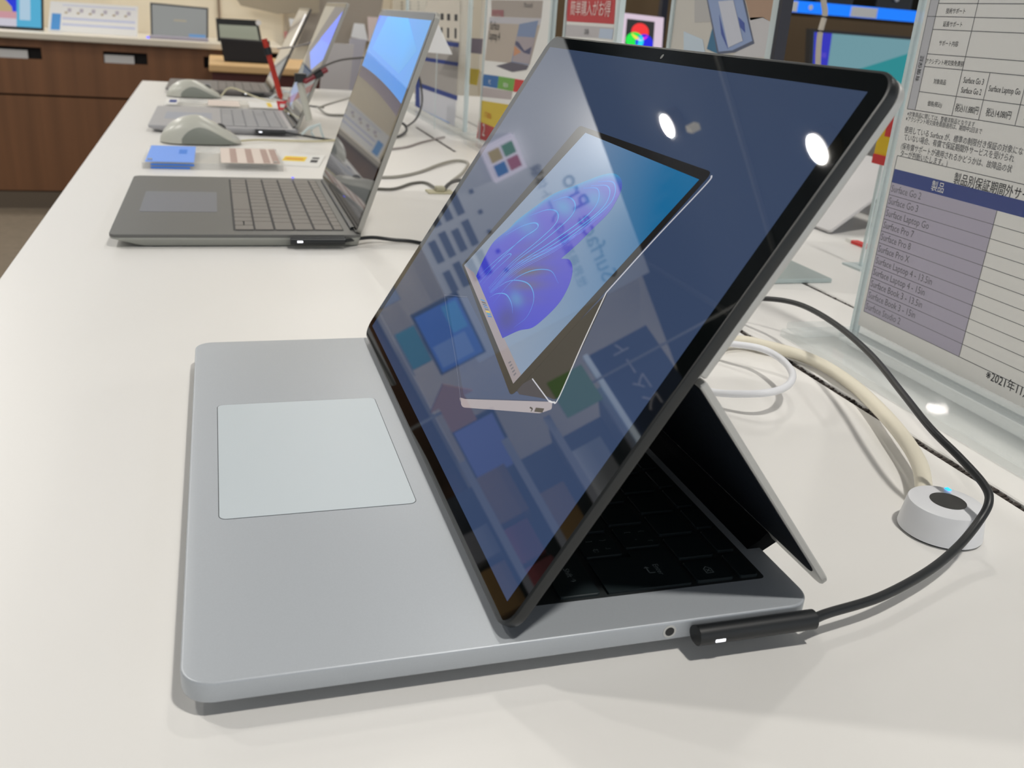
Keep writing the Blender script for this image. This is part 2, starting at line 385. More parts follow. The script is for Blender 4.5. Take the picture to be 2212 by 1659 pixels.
# pictured device: base, dark inside, kickstand edge
shape('pictured_base', rounded(mm([(992, 858), (1005, 862), (1188, 868), (1193, 870), (1192, 884), (1166, 893), (998, 880)]), [2, 0, 0, 0, 1, 1, 3]), (.34, .31, .33), 1)
shape('pictured_deck', rounded(mm([(966, 643), (1010, 643), (1110, 840), (1186, 866), (1003, 860)]), [0, 0, 0, 1, 4]), (.038, .068, .145), .5)
shape('pictured_stand_inside', rounded(mm([(1313, 632), (1204, 866), (1180, 856), (1113, 845), (1110, 835)]), [0, 4, 0, 0, 0]), (.010, .010, .010), 3)
shape('pictured_keys', mm([(1150, 818), (1182, 862), (1122, 852), (1113, 838)]), (.03, .03, .045), 4)
def ribbon(P, wd, c, k, name='pictured_line', fade=None):
    P = spline([(x, y, 0) for x, y in P], 10); polys = []; L = []
    for i, p in enumerate(P):
        t = (P[min(i + 1, len(P) - 1)] - P[max(i - 1, 0)]).normalized(); n_ = V((-t.y, t.x, 0)); f_ = i / (len(P) - 1)
        ww = wd * (math.sin(math.pi * min(max(f_, .04), .96)) ** .5 if fade else 1) / 2
        L.append((p + n_ * ww, p - n_ * ww, c if not callable(c) else c(f_)))
    for a, b in zip(L, L[1:]): polys.append(([S(a[0].x, a[0].y, k), S(b[0].x, b[0].y, k), S(b[1].x, b[1].y, k), S(a[1].x, a[1].y, k)], [a[2], b[2], b[2], a[2]]))
    return polys
lines = ribbon(mm([(1538, 379), (1524, 400), (1413, 518), (1310, 632)]), .8, (.5, .5, .54), 6)
l4_ = ribbon(mm([(1010, 642), (966, 638), (962, 650), (985, 780), (996, 872)]), .35, (.10, .12, .18), 6)
port = ribbon(mm([(1145, 880), (1150, 884), (1147, 889)]), .7, (.04, .04, .04), 6)
port2 = ribbon(mm([(1156, 885), (1174, 887)]), 1.8, (.05, .045, .04), 6)
l2_ = ribbon(mm([(1310, 632), (1259, 742), (1208, 858), (1196, 869), (1186, 866)]), .7, (.6, .6, .62), 6)
l3_ = ribbon(mm([(1150, 818), (1170, 845), (1187, 868)]), .5, (.5, .5, .55), 6)
colmesh('pictured_edge', lines, PIX, scrn); [colmesh('pictured_edge', l_, PIX, scrn) for l_ in (l2_, l3_, l4_)]; colmesh('pictured_port', port, PIX, scrn); colmesh('pictured_port', port2, PIX, scrn)
shape('pictured_bezel', rounded(mm([(1252, 271), (1540, 372), (1104, 858), (998, 572)]), [3, 3.5, 4, 1]), (.012, .011, .010), 5)
a_, b_2, c_, d_ = mm([(1265, 287), (1511, 388), (1109, 829), (1003, 573)])
def bil(u, v): return tuple(V(a_) * (1 - u) * v + V(b_2) * u * v + V(c_) * u * (1 - v) + V(d_) * (1 - u) * (1 - v))
def pcol(u, v):
    A_ = V((.15, .22, .34)); B_ = V((.008, .12, .27)); C_ = V((.18, .25, .36)); D_ = V((.17, .21, .27))
    k = max(0., min(1., u * v * 1.25))
    base = A_ * (1 - u) * v + C_ * u * (1 - v) + D_ * (1 - u) * (1 - v) + V((.08, .18, .32)) * u * v
    return tuple(base * (1 - k ** 2) + B_ * k ** 2)
g = []
for i in range(14):
    for j in range(14):
        c = [(i / 14, j / 14), ((i + 1) / 14, j / 14), ((i + 1) / 14, (j + 1) / 14), (i / 14, (j + 1) / 14)]
        g.append(([S(*bil(*p), 7) for p in c], [pcol(*p) for p in c]))
colmesh('pictured_wallpaper', g, PIX, scrn)
# taskbar of the pictured device
tb = [bil(0, 0), bil(1, 0), bil(1, .062), bil(0, .062)]
tb = mm([(1003, 573), (1109, 829), (1122, 812), (1024, 589)])
def l2(a, b, t): return (a[0] + (b[0] - a[0]) * t, a[1] + (b[1] - a[1]) * t)
tb[2] = mm([(1126, 810)])[0]; 
shape('pictured_taskbar', tb, (.26, .225, .24), 9)
ic = []
cols = [(.02, .2, .45), (.05, .05, .06), (.03, .1, .2), (.03, .15, .4), (.1, .12, .15), (.6, .45, .02), (.02, .25, .4), (.02, .15, .45)]
for i in range(8):
    t = .33 + .022 * i; lo = l2(tb[0], tb[1], t); hi = l2(tb[3], tb[2], t); lo2 = l2(tb[0], tb[1], t + .013); hi2 = l2(tb[3], tb[2], t + .013)
    ic.append(([S(*l2(lo, hi, .30), 10), S(*l2(lo2, hi2, .30), 10), S(*l2(lo2, hi2, .72), 10), S(*l2(lo, hi, .72), 10)], cols[i]))
for i in range(5):
    t = .87 + .022 * i; lo = l2(tb[0], tb[1], t); hi = l2(tb[3], tb[2], t); lo2 = l2(tb[0], tb[1], t + .010); hi2 = l2(tb[3], tb[2], t + .010)
    ic.append(([S(*l2(lo, hi, .35), 10), S(*l2(lo2, hi2, .35), 10), S(*l2(lo2, hi2, .65), 10), S(*l2(lo, hi, .65), 10)], (.12, .12, .15)))
for p_ in ic: colmesh('pictured_icon', [p_], PIX, scrn)
# abstract folded-cloth flower of the pictured wallpaper (an own generic design)
FLW = [(116.4, 79.7), (113.0, 85.9), (110.2, 98.5), (118.4, 109.2), (122.4, 116.1), (131.6, 125.4), (143.3, 136.0), (158.4, 143.6), (172.5, 150.7), (181.0, 154.5), (189.2, 156.6), (198.0, 155.9), (204.3, 152.3), (207.0, 146.1), (207.1, 140.2), (202.8, 131.2), (198.4, 122.0), (192.8, 113.2)]
FLW2 = [(192.8, 113.2), (200.7, 114.9), (208.1, 112.8), (213.2, 108.4), (215.9, 102.4), (216.0, 96.4), (212.4, 88.1), (207.6, 81.7), (198, 76.5), (187.9, 68.5)]
out = [(p.x, p.y) for p in spline([(x, y, 0) for x, y in FLW], 6)] + [(p.x, p.y) for p in spline([(x, y, 0) for x, y in FLW2], 6)][1:]
def inside(x, y, P):
    c = False
    for i in range(len(P)):
        (x1, y1), (x2, y2) = P[i - 1], P[i]
        if (y1 > y) != (y2 > y) and x < (x2 - x1) * (y - y1) / (y2 - y1) + x1: c = not c
    return c
def seg_d(x, y, P):
    return min((V((x, y)) - V(p)).length for p in P)
def fcol(x, y):
    viol = V((.085, .075, .42)); blue = V((.012, .018, .45)); cyan = V((.05, .27, .46)); core = V((.085, .075, .12)); deep = V((.02, .02, .17))
    k = max(0., min(1., (y - 70) / 75)); c = blue * (1 - k) + viol * k
    edge = seg_d(x, y, out[6:78]); e = math.exp(-edge / 3.2) * max(0., min(1., (y - 96) / 18)) * max(0., min(1., (205 - x) / 12)) ; c = c * (1 - e) + cyan * e
    d = math.hypot((x - 170) / 26, (y - 99) / 13); w_ = math.exp(-d * d * 1.3) * (.72 + .28 * math.sin(.75 * (x * .35 - y) )); c = c * (1 - w_) + core * w_
    d = math.hypot((x - 180) / 14, (y - 76) / 7); w_ = math.exp(-d * d) * .8; c = c * (1 - w_) + deep * w_
    d = math.hypot((x - 137) / 16, (y - 116) / 4.5); w_ = math.exp(-d * d) * .45; c = c * (1 - w_) + cyan * w_
    d = math.hypot((x - 163) / 14, (y - 133) / 4.); w_ = math.exp(-d * d) * .65; c = c * (1 - w_) + cyan * w_
    d = math.hypot((x - 188) / 13, (y - 143) / 4.); w_ = math.exp(-d * d) * .6; c = c * (1 - w_) + cyan * w_
    d = math.hypot((x - 176) / 9, (y - 86) / 3.); w_ = math.exp(-d * d) * .5; c = c * (1 - w_) + cyan * w_
    return tuple(c)
gpts = [(x + .6 * (j % 2), y) for j, y in enumerate([66 + 1.15 * k for k in range(82)]) for x in [108 + 1.2 * i for i in range(92)]]
gpts = [p for p in gpts if inside(*p, out)]
gpts = [p for p in gpts if seg_d(*p, out) > .5]
allp = [V(p) for p in out] + [V(p) for p in gpts]
r_ = delaunay_2d_cdt(allp, [], [list(range(len(out)))], 1, 1e-4)
me = bpy.data.meshes.new('pictured_flower'); me.from_pydata([tuple(S(p[0], p[1], 11)) for p in r_[0]], [], [tuple(f) for f in r_[2]])
ca = me.color_attributes.new('Col', 'FLOAT_COLOR', 'POINT')
for i, p in enumerate(r_[0]): ca.data[i].color = (*fcol(*p), 1)
link('pictured_flower', me, PIX, scrn)
cy = lambda a: (lambda f: tuple(V((.06, .30, .62)) * (1 - abs(2 * f - 1) * a) + V((.05, .08, .55)) * abs(2 * f - 1) * a))
L = []
foot = (150, 80)
folds = [  # (tip control points) sweeping folds of cloth
    [(126, 78.5), (131, 92), (140, 108), (150, 118), (144, 119.5), (132, 114.5), (120, 106)],
    [(140, 80), (147, 97), (160, 114), (166, 125), (160, 129.5), (148, 128), (133, 121)],
    [(142, 80), (150, 98), (166, 116), (176, 131), (172, 137), (160, 138), (148, 133)],
    [(144, 79), (153, 97), (172, 115), (189, 133), (192, 142), (184, 147.5), (170, 145)],
    [(145, 79), (155, 97), (178, 117), (197, 137), (199, 146), (191, 150.5), (176, 147.5)],
    [(146, 79), (157, 97), (183, 118), (201, 140), (202.5, 148), (194, 153), (180, 150.5)],
    [(130, 78), (134, 88), (139, 96), (141, 100), (137, 99), (131, 92), (124, 82)],
    [(147, 78), (150, 84), (160, 91), (178, 95), (192, 92), (197, 84), (192, 76)],
    [(148, 77), (153, 81), (163, 84), (174, 83), (182, 80)],
    [(156, 76), (160, 90), (172, 100), (190, 106), (205, 104)],
    [(119, 80), (127, 92), (137, 104), (146, 114)],
]
for i, f_ in enumerate(folds): L += ribbon(f_, .75 if i < 6 else .5, cy(.5 if i < 6 else .85), 12 + (i % 2), fade=True)
for i in range(6):
    t = i / 5; L += ribbon([(141 + 1.5 * i, 79), (151 + 2 * i, 97), (172 + 2.5 * i, 111 + i), (188 + 3 * i, 121 + 3.5 * i), (199 + 1.2 * i, 131 + 4 * i)], .28, (.12, .2, .62), 14, fade=True)
colmesh('pictured_folds', L, PIX, scrn)

# ---- magnetic power plug and its cable
PW = thing('power_connector', 'black magnetic power plug with lit bar and thick cable on the large laptop', 'power cable', (.2, -.004, .009))
pp = [(.1765, -.0042, .0098), (.1775, -.0044, .0098), (.2, -.0044, .0098), (.2215, -.0046, .0100), (.2245, -.0046, .0100)]
obj('plug', bm_tube(pp, .0038, 20, smooth=4, rr=lambda t: .0034 if t < .02 else (.0038 if t < .9 else .0036 - (t - .9) * 6 * .002)), RUB, PW, smooth=.8)
obj('status_light', bm_box((.1815, -.0084, .0086), (.1855, -.0079, .0098), bev=.0001), mat('white_led', (1, 1, 1), .4, e=(.9, .92, 1), es=1.6), PW)
cab = [(.2245, -.0046, .0100), pl(1790, 1324, 2, .0100), pl(1900, 1290, 2, .0095), pl(2000, 1237, 2, .010), pl(2065, 1185, 2, .013), pl(2112, 1130, 2, .019),
       pl(2136, 1085, 2, .026), pl(2126, 1048, 2, .030), pl(2075, 990, 2, .034), pl(2010, 925, 2, .038), pl(1950, 850, 2, .040), pl(1880, 765, 2, .040), pl(1800, 697, 2, .038), pl(1725, 657, 2, .033),
       pl(1650, 645, 2, .026), pl(1580, 650, 2, .016), pl(1520, 665, 2, .006), pl(1450, 670, 2, .003)]
obj('cable', bm_tube(cab, .00195, 12, smooth=8), RUB, PW, smooth=1.2)

# ---- security puck
pc = pl(2045, 1084, 2, .0155); pc.z = 0; PK = thing('alarm_sensor', 'round white alarm sensor puck with black centre and blue light', 'alarm sensor', pc)
bz = .0155
obj('foam_pad', bm_cyl((pc.x, pc.y, 0), .0176, .0012, n=48), RUB, PK)
obj('body', bm_cyl((pc.x, pc.y, .0012), .0190, bz - .0012, n=64, r2=.0172, bev=.0012), WPL, PK, smooth=.7)
obj('window', bm_cyl((pc.x + .0012, pc.y + .0005, bz), .0082, .00015, n=40), mat('smoked_window', (.01, .01, .01), .08), PK)
bl = pl(2048, 1056, 2, bz + .0003)
obj('blue_light', bm_box((bl.x - .001, bl.y - .0013, bz), (bl.x + .001, bl.y + .0013, bz + .0004)), mat('blue_led', (.02, .3, .9), .4, e=(.01, .35, 1), es=1.8), PK)
cc = [(pc.x + .003, pc.y + .0165, .0095), pl(1985, 1000, 2, .0105), pl(1940, 930, 2, .0105), pl(1885, 870, 2, .0075), pl(1840, 830, 2, .006), pl(1780, 790, 2, .0055), pl(1720, 765, 2, .0055), pl(1655, 748, 2, .006), pl(1600, 737, 2, .006), pl(1540, 745, 2, .005)]
obj('cable', bm_tube(cc, .0042, 14, smooth=8), CREAM, PK, smooth=1.2)
WC = [pl(1480, 760, 2, .006), pl(1540, 742, 2, .012), pl(1600, 745, 2, .016), pl(1650, 755, 2, .0175), pl(1690, 778, 2, .018), pl(1712, 808, 2, .018), pl(1700, 834, 2, .017), pl(1660, 848, 2, .016), pl(1600, 851, 2, .013), pl(1540, 847, 2, .009), pl(1490, 830, 2, .004), pl(1440, 800, 2, .003)]
tag(obj('charging_cable', bm_tube(WC, .0023, 12), WCAB, None, smooth=1.2), 'thin white cable curling in a raised loop behind the large laptop', 'cable')

# ================================================================== RIGHT SIGN STAND
SX0 = .47
SS = thing('sign_holder', 'large clear acrylic holder with warranty service tables, cut by the right edge of the picture', 'sign', (.485, .14, 0))
YL = .3065; YR = -.02; 
obj('front_pane', bm_box((SX0 - .0025, YR, .006), (SX0 - .0006, YL + .002, .30), bev=.0003), mat('window_acrylic', (.9, .93, .93), .03, ior=1.4, alpha=.03), SS)
obj('back_pane', bm_box((SX0 + .0022, YR, .006), (SX0 + .0042, YL + .002, .30), bev=.0003), ACR, SS)
obj('side_edge', bm_box((SX0 - .0025, YL + .0021, .006), (SX0 + .0042, YL + .0052, .30)), ACRE, SS)
obj('base', bm_box((.425, YR, .0), (.505, YL + .03, .0058), bev=.0006), ACR, SS)
obj('base_block', bm_box((.428, YL + .0055, .0059), (.47, YL + .028, .0115), bev=.0006), ACR, SS)
obj('base_bar', bm_box((.4665 - .012, YR, .0059), (SX0 - .0028, YL, .014), bev=.001), ACR, SS)
obj('paper', bm_box((SX0 - .0004, YR, .0175), (SX0 + .0004, YL - .0005, .2985)), PAPER, SS)
SF = FR((SX0 - .0004, 0, 0), (0, -1, 0), (0, 0, 1))    # x = -world y, y = z
def sy(px, py): P = pl(px, py, 0, SX0 - .0005); return -P.y, P.z
z5 = lambda x, y: sy(1800 + x * .27123, y * .27123)
z6 = lambda x, y: sy(1800 + x * .36172, 400 + y * .36172)
R0 = -YR
hz = [z5(850, 27)[1], z5(800, 131)[1], z5(805, 235)[1], z5(765, 430)[1], z5(735, 530)[1], z5(690, 730)[1], z5(590, 867)[1]]
cx0 = z5(590, 865)[0]; cx1 = z5(652, 872)[0]; cx2 = z5(947, 905)[0]; cx3 = z5(1160, 940)[0]; cx4 = z5(1452, 978)[0]; cxs = [cx0, cx1, cx2, cx3, cx4, cx4 + (cx4 - cx3) * 1.05]
lw = .00022
zt_ = .2985
LN = [(cx0 if i in (1, 6) else cx1, z - lw, R0, z + lw) for i, z in enumerate(hz)]
LN += [(c - lw, hz[6], c + lw, zt_) for c in (cx0, cx1, cx2)] + [(c - lw, hz[6], c + lw, hz[4]) for c in (cx3, cx4, cxs[5])]
rects(SF, [(cx0, hz[6], cx1, zt_)], GREYP, SS, h=.00008)
rects(SF, LN, GINK, SS, h=.00016, name='table_rules')
mid = lambda a, b: (a + b) / 2
for s, i, fs in (('技術サポート', 0, .0036), ('延長サポート', 1, .0036), ('サポート内容', 2, .0036), ('アクシデント時交換免責額', 3, .0036), ('対象商品', 4, .0036), ('価格(税込)', 5, .0036)):
    txt(SF, s, mid(cx1, cx2), mid(hz[i], hz[i + 1]) - .0018, fs, INK, SS, 'CENTER', .82, h=.0002)
txt(SF, '有償保証', mid(cx0, cx1) + .0012, hz[4] - .01, .0042, INK, SS, h=.0002, rot=math.pi / 2)
zz = mid(hz[4], hz[5])
txt(SF, 'Surface Go 3', mid(cx2, cx3), zz + .0006, .0050, INK, SS, 'CENTER', .66, h=.0002)
txt(SF, 'Surface Go 2', mid(cx2, cx3), zz - .0054, .0050, INK, SS, 'CENTER', .66, h=.0002)
txt(SF, 'Surface Laptop Go', mid(cx3, cx4), zz - .0026, .0050, INK, SS, 'CENTER', .66, h=.0002)
zz = mid(hz[5], hz[6]) - .0026
txt(SF, '税込11,880円', mid(cx2, cx3), zz, .0054, INK, SS, 'CENTER', .66, h=.0002)
txt(SF, '税込14,080円', mid(cx3, cx4), zz, .0054, INK, SS, 'CENTER', .66, h=.0002)
txt(SF, '税込16,280円', mid(cx4, cxs[5]), zz, .0054, INK, SS, 'CENTER', .66, h=.0002)
x_, y_ = z5(590, 905); txt(SF, '※対象商品に関しては、整備済製品となります', x_, y_ - .0012, .0036, GINK, SS, sx=.85, h=.0002)
x_, y_ = z5(578, 945); txt(SF, '※アクシデント時交換免責額適用は、期間中2回まで', x_, y_ - .0012, .0036, GINK, SS, sx=.85, h=.0002)
for k, s in enumerate(('使用している Surface が、標準の制限付き保証の対象になっ', 'ていない場合、有償で保証期間外サービスを受けられ', '(保有償サポートが適用されるかどうかは、故障品の状', 'ターが判断いたします。)')):
    x_, y_ = z5((568, 562, 540, 534)[k], (1030, 1090, 1160, 1218)[k]); txt(SF, s, x_, y_ - .0018, .0049, GINK, SS, sx=.84, h=.0002)
x_, y_ = z5(960, 1420); txt(SF, '製品別保証期間外サービス', x_, y_ - .0026, .0078, INK, SS, sx=.80, h=.0002)
hx, ht = z5(490, 1345); _, hb = z5(462, 1450); bx0 = z6(182, 752)[0]; bx1 = z6(753, 1015)[0]; zb = z6(182, 752)[1]
boxt = z5(505, 1238)[1]
rects(SF, [(bx0, boxt - lw, R0, boxt + lw), (bx0 - lw, zb, bx0 + lw, boxt), (bx1 - lw, zb, bx1 + lw, hb), (bx0, zb - lw, R0, zb + lw)], GINK, SS, h=.00014, name='table_rules')
rects(SF, [(bx0, hb, R0, ht)], NAVY, SS, h=.0001, name='table_heading')
txt(SF, '製品', mid(bx0, bx1) - .004, mid(hb, ht) - .0025, .0072, PAPER, SS, 'CENTER', .85, h=.0002)
rects(SF, [(bx0, zb, bx1, hb)], LILAC, SS, h=.0001, name='table_column')
PR = ['Surface Go 2', 'Surface Go 3', 'Surface Laptop Go', 'Surface Pro 7', 'Surface Pro 8', 'Surface Pro X', 'Surface Laptop 4 - 13.5in', 'Surface Laptop 4 - 15in', 'Surface Book 3 - 13.5in', 'Surface Book 3 - 15in', 'Surface Studio 2']
rh = (hb - zb) / 11; LN = []
for i, s in enumerate(PR):
    txt(SF, s, bx0 + .0012, hb - rh * (i + 1) + .0024, .0068, mat('lilac_ink', (.20, .19, .22), .7), SS, sx=.86, h=.0002)
    LN.append((bx0, hb - rh * (i + 1) - lw * .8, R0, hb - rh * (i + 1) + lw * .8))
rects(SF, LN[:-1], GINK, SS, h=.00014, name='table_rules')
x_, y_ = sy(2130, 808); txt(SF, '※2021年11月', x_, y_ - .0025, .0076, INK, SS, sx=.85, h=.0002)

# ================================================================== LAPTOPS BEHIND
def laptop(name, label, xf, y0, y1, dep, zt, lid_len, lid_ang, mats, pix, screen_polys, keys_single=True, plug=True, group=None, sub=.0095):
    shell, pad, keym, well = mats[:4]
    t = thing(name, label, 'laptop', (xf + dep / 2, (y0 + y1) / 2, 0), group)
    wd = y1 - y0; yc = (y0 + y1) / 2
    bm = bmesh.new()   # wedge base
    ring = rrect(xf, y0, xf + dep, y1, .008, 5); n = len(ring)
    ins = rrect(xf + .0006, y0 + .0004, xf + dep - .0006, y1 - .0004, .008, 5)
    low = rrect(xf + .022, y0 + .006, xf + dep - .002, y1 - .006, .008, 5)
    vs = [[bm.verts.new((x, y, z)) for x, y in r] for r, z in ((low, .0008), (ins, zt - .0045), (ins, zt - .003))]
    for a, b in zip(vs, vs[1:]):
        for i in range(n): bm.faces.new((a[i], a[(i + 1) % n], b[(i + 1) % n], b[i]))
    bm.faces.new(vs[-1]); bm.faces.new(list(reversed(vs[0])))
    obj('underside', bm, mats[5] if len(mats) > 5 else shell, t)
    obj('deck', bm_prism(ring, zt - .003, zt + .00002, bev=.0004, seg=1), shell, t)
    for fx in (.02, dep - .03): obj('rubber_foot', bm_box((xf + fx, y0 + .03, 0), (xf + fx + .008, y1 - .03, .0009)), RUB, t)
    k = dep / .223
    obj('trackpad', bm_prism(rrect(xf + .019 * k, yc - .054, xf + .092 * k, yc + .054, .002, 3), zt, zt + .0002), pad, t)
    kx0, kx1 = xf + .108 * k, xf + .206 * k; ky0, ky1 = y0 + .018, y1 - .018
    obj('keyboard_well', bm_prism(rrect(kx0 - .002, ky0 - .002, kx1 + .002, ky1 + .002, .002, 3), zt, zt + .00012), well, t)
    rows = [(.0, .0165), (.0182, .0345), (.0365, .0528), (.0548, .0711), (.0731, .0894), (.0912, .099)]
    bmk = bmesh.new() if not keys_single else None
    for ri, (a, b) in enumerate(rows):
        y = ky0; i = 0
        while y < ky1 - .008:
            wk = .0165
            if i == 0: wk = (.0165, .034, .030, .026, .022, .0165)[ri]
            if ri == 0 and i == 5: wk = .092
            e = y + wk
            if ky1 - e < .013: e = ky1
            x0, x1 = kx0 + a * k, kx0 + b * k
            if keys_single:
                if ri == 0 and i == 1: key(x0, x0 + .0076, y, e, t, zt + .00012, .001, keym, .001); key(x1 - .0076, x1, y, e, t, zt + .00012, .001, keym, .001)
                else: key(x0, x1, y, e, t, zt + .00012, .001, keym, .001)
            else: bm_box((x0, y, zt + .00012), (x1, e, zt + .0011), None, bmk)
            y = e + .0019; i += 1
    if not keys_single: o = obj('keys', bmk, keym, t); o['kind'] = 'stuff'
    th_ = math.radians(lid_ang); hx = xf + dep - .006; d_ = V((math.cos(th_), 0, math.sin(th_)))
    F = FR((hx, y1, zt + .0015), (0, -1, 0), d_)
    obj('hinge', bm_tube([(hx, y0 + .02, zt + .0005), (hx, y1 - .02, zt + .0005)], .003, 10, smooth=0), BLACKM, t)
    obj('lid', bm_prism(rrect(0, 0, wd, lid_len, .007, 5), -.0052, -.0004, F, bev=.0006), mats[4], t)
    obj('screen_glass', bm_prism(rrect(.0015, .0015, wd - .0015, lid_len - .0015, .006, 5), -.0004, 0, F), GLASSB, t)
    if pix:
        L = []
        for P, c in screen_polys: L.append(([F @ V((.008 + (wd - .016) * u, .012 + (lid_len - .02) * v, .00004 + .00002 * (len(L)))) for u, v in P], c))
        colmesh('screen', L, pix, t)
    if plug:
        px0 = xf + dep * .70
        obj('power_plug', bm_tube([(px0, y0 - .0045, zt * .62), (px0 + .05, y0 - .0045, zt * .62)], .0038, 12, smooth=0), RUB, t, smooth=.8)
        obj('plug_light', bm_box((px0 + .006, y0 - .0089, zt * .62 - .0008), (px0 + .011, y0 - .0084, zt * .62 + .0008)), MC['white_led'], t)
        PL = plug
        obj('power_cable', bm_tube([(px0 + .05, y0 - .0045, zt * .62)] + PL, .0018, 8), RUB, t, smooth=1.2)
    return t, F
PIX2 = pixmat('panel_pixels', 1.0, 1.36)
def curve_poly(f, n, u0, u1, vtop):
    return [(u0 + (u1 - u0) * i / n, f(u0 + (u1 - u0) * i / n)) for i in range(n + 1)] + [(u1, vtop), (u0, vtop)]
fc = lambda u: .685 - .03 * u - .06 * u * u
fc2 = lambda u: fc(u) - .065
sp2 = [([(0, 0), (1, 0), (1, 1), (0, 1)], (.050, .050, .052)),
       (curve_poly(fc2, 16, 0, 1, 1.), (.002, .006, .06)),
       (curve_poly(fc, 16, 0, 1, 1.), [(.0, .20, .62)] * 17 + [(.02, .24, .60), (.0, .18, .75)]),
       ([(0, .93), (.05, 1), (0, 1)], (.0, .06, .75)),
       ([(.1, .80), (.8, .72), (.95, .85), (.62, 1), (.2, 1)], [(.0, .24, .68), (.01, .24, .62), (.02, .25, .60), (.0, .34, .88), (.0, .30, .9)])]
SL = mat('platinum_lid', lin((170, 168, 162)), .4, .3)
laptop('laptop', 'slate grey laptop with a blue wallpaper on its upright screen, behind the large laptop', -.0775, .6225, .9305, .223, .0125, .212, 70.5,
       (SC_GREY, SC_PAD, SC_KEY, SC_WELL, SL, plain('shell_side_lit', (165, 166, 160), .4)), PIX2, sp2,  # paler side colour stands for light falling on the lower shell
       plug=[pl(800, 513, 2, .006), pl(850, 518, 2, .003), pl(900, 523, 2, .002), pl(1000, 545, 2, .002)])
for t in [o for o in COL.objects if o.name == 'laptop']:
    b = pl(632, 380, 1, .9305)
    obj('blue_light', bm_cyl((b.x, .927, .0136), .0016, .0008, n=12), mat('violet_led', (.1, .1, .9), .4, e=(.06, .06, 1), es=1.5), t)
sp3 = [([(0, 0), (1, 0), (1, 1), (0, 1)], (.16, .16, .145)),  # grey base paints the pale reflection on the lower screen
       ([(.55, 1), (.0, .55), (.35, .28), (1, .44), (1, 1)], (.004, .02, .06)),
       ([(1, .97), (.18, .55), (.62, .42), (1, .55)], (.02, .16, .75)), ([(1, .97), (.45, .70), (1, .68)], (.0, .11, .85)),
       ([(.0, .14), (.32, .02), (.42, .20), (.12, .34)], (.22, .27, .42))]
S3 = mat('pale_silver_shell', lin((176, 176, 180)), .4, .2); S3K = mat('silver_key', lin((158, 158, 160)), .55)
laptop('laptop', 'silver laptop with a white keyboard deck behind the nearest mouse, screen showing a blue shape', -.091, 1.424, 1.735, .243, .012, .225, 67,
       (S3, mat('silver_pad', lin((158, 164, 178)), .4), S3K, mat('silver_well', lin((120, 122, 128)), .6), SL), PIX2, sp3, keys_single=False,
       plug=[pl(672, 296, 2, .004), pl(700, 300, 2, .002), pl(720, 303, 2, .002)])
sp4 = [([(0, 0), (1, 0), (1, 1), (0, 1)], (.20, .19, .17)), ([(.74, .55), (.90, .50), (.96, .95), (.80, .97)], (.85, .85, .85))]
laptop('laptop', 'farthest grey laptop on the white tables, white bar on its screen', -.094, 2.135, 2.43, .245, .012, .215, 64,
       (mat('warm_grey_shell', lin((112, 108, 108)), .45), SC_PAD, mat('warm_grey_key', lin((125, 118, 114)), .6), SC_WELL, mat('dark_lid', lin((82, 78, 76)), .4)), PIX2, sp4, keys_single=False,
       plug=[pl(655, 226, 2, .004), pl(700, 232, 2, .002)])

# ---- mice
def mouse(name, label, c, ln, wd, h, cable, group=None):
    t = thing(name, label, 'mouse', c, group)
    def hgt(u): return (1 - abs(u) ** 2.3) ** .62 if u < -.05 else max(.0, 1 - .86 * ((u + .05) / 1.05) ** 1.25)
    def half(u): return (1 - abs(u) ** 3.2) ** .5 if abs(u) < 1 else 0
    bm = bmesh.new(); nu, nv = 28, 18; rows_ = []
    for i in range(nu + 1):
        u = -math.cos(math.pi * i / nu) * .999; hh = (h - .003) * hgt(u); ww = wd / 2 * half(u) * (1 - .08 * u); row = []
        if u > .9: hh *= max(.25, (1 - u) / .1) ** .5
        for j in range(nv + 1):
            a = math.pi * j / nv; row.append(bm.verts.new((c[0] + u * ln / 2, c[1] - ww * math.cos(a), c[2] + .002 + hh * math.sin(a) ** .8)))
        rows_.append(row)
    for a, b in zip(rows_, rows_[1:]):
        for j in range(nv): bm.faces.new((a[j], a[j + 1], b[j + 1], b[j]))
        bm.faces.new((a[0], b[0], b[-1], a[-1]))
    bm.faces.new(rows_[0]); bm.faces.new(rows_[-1][::-1])
    obj('shell', bm, mat('pale_mouse_plastic', lin((196, 196, 186)), .32), t, smooth=1.0)
    bm = bmesh.new(); rows_ = []
    for i in range(21):
        u = -.45 + 1.36 * i / 20; hh = (h - .003) * hgt(u) * .62 * math.sin(math.pi * min(1, max(0.02, (i + .4) / 20)) ** .8) ** .6; ww = wd / 2 * half(u) * (1 - .08 * u) + .0008; row = []
        for j in range(7):
            z_ = min(.999, (hh / max(1e-4, (h - .003) * hgt(u)))) * j / 6; a = math.asin(min(1, z_ ** 1.25)); row.append(bm.verts.new((c[0] + u * ln / 2, c[1] - ww * math.cos(a), c[2] + .0024 + (h - .003) * hgt(u) * z_)))
        rows_.append(row)
    for a, b in zip(rows_, rows_[1:]):
        for j in range(6): bm.faces.new((a[j], a[j + 1], b[j + 1], b[j]))
    obj('side_grip', bm, mat('grey_grip', lin((132, 136, 128)), .5), t, smooth=1.2)
    obj('foot_pad', bm_box((c[0] - ln * .35, c[1] - wd * .25, 0), (c[0] + ln * .35, c[1] + wd * .25, .0019)), DARKG, t)
    obj('wheel', bm_cyl((0, 0, -.003), .009, .006, FR((c[0] + ln * .24, c[1], c[2] + h * .50), (1, 0, 0), (0, 0, 1)), n=20), DARKG, t)
    if cable: obj('cable', bm_tube([(c[0] + ln * .49, c[1], .005)] + cable, .0017, 8), mat('yellowed_cable', lin((205, 198, 165)), .5), t, smooth=1.2)
    return t
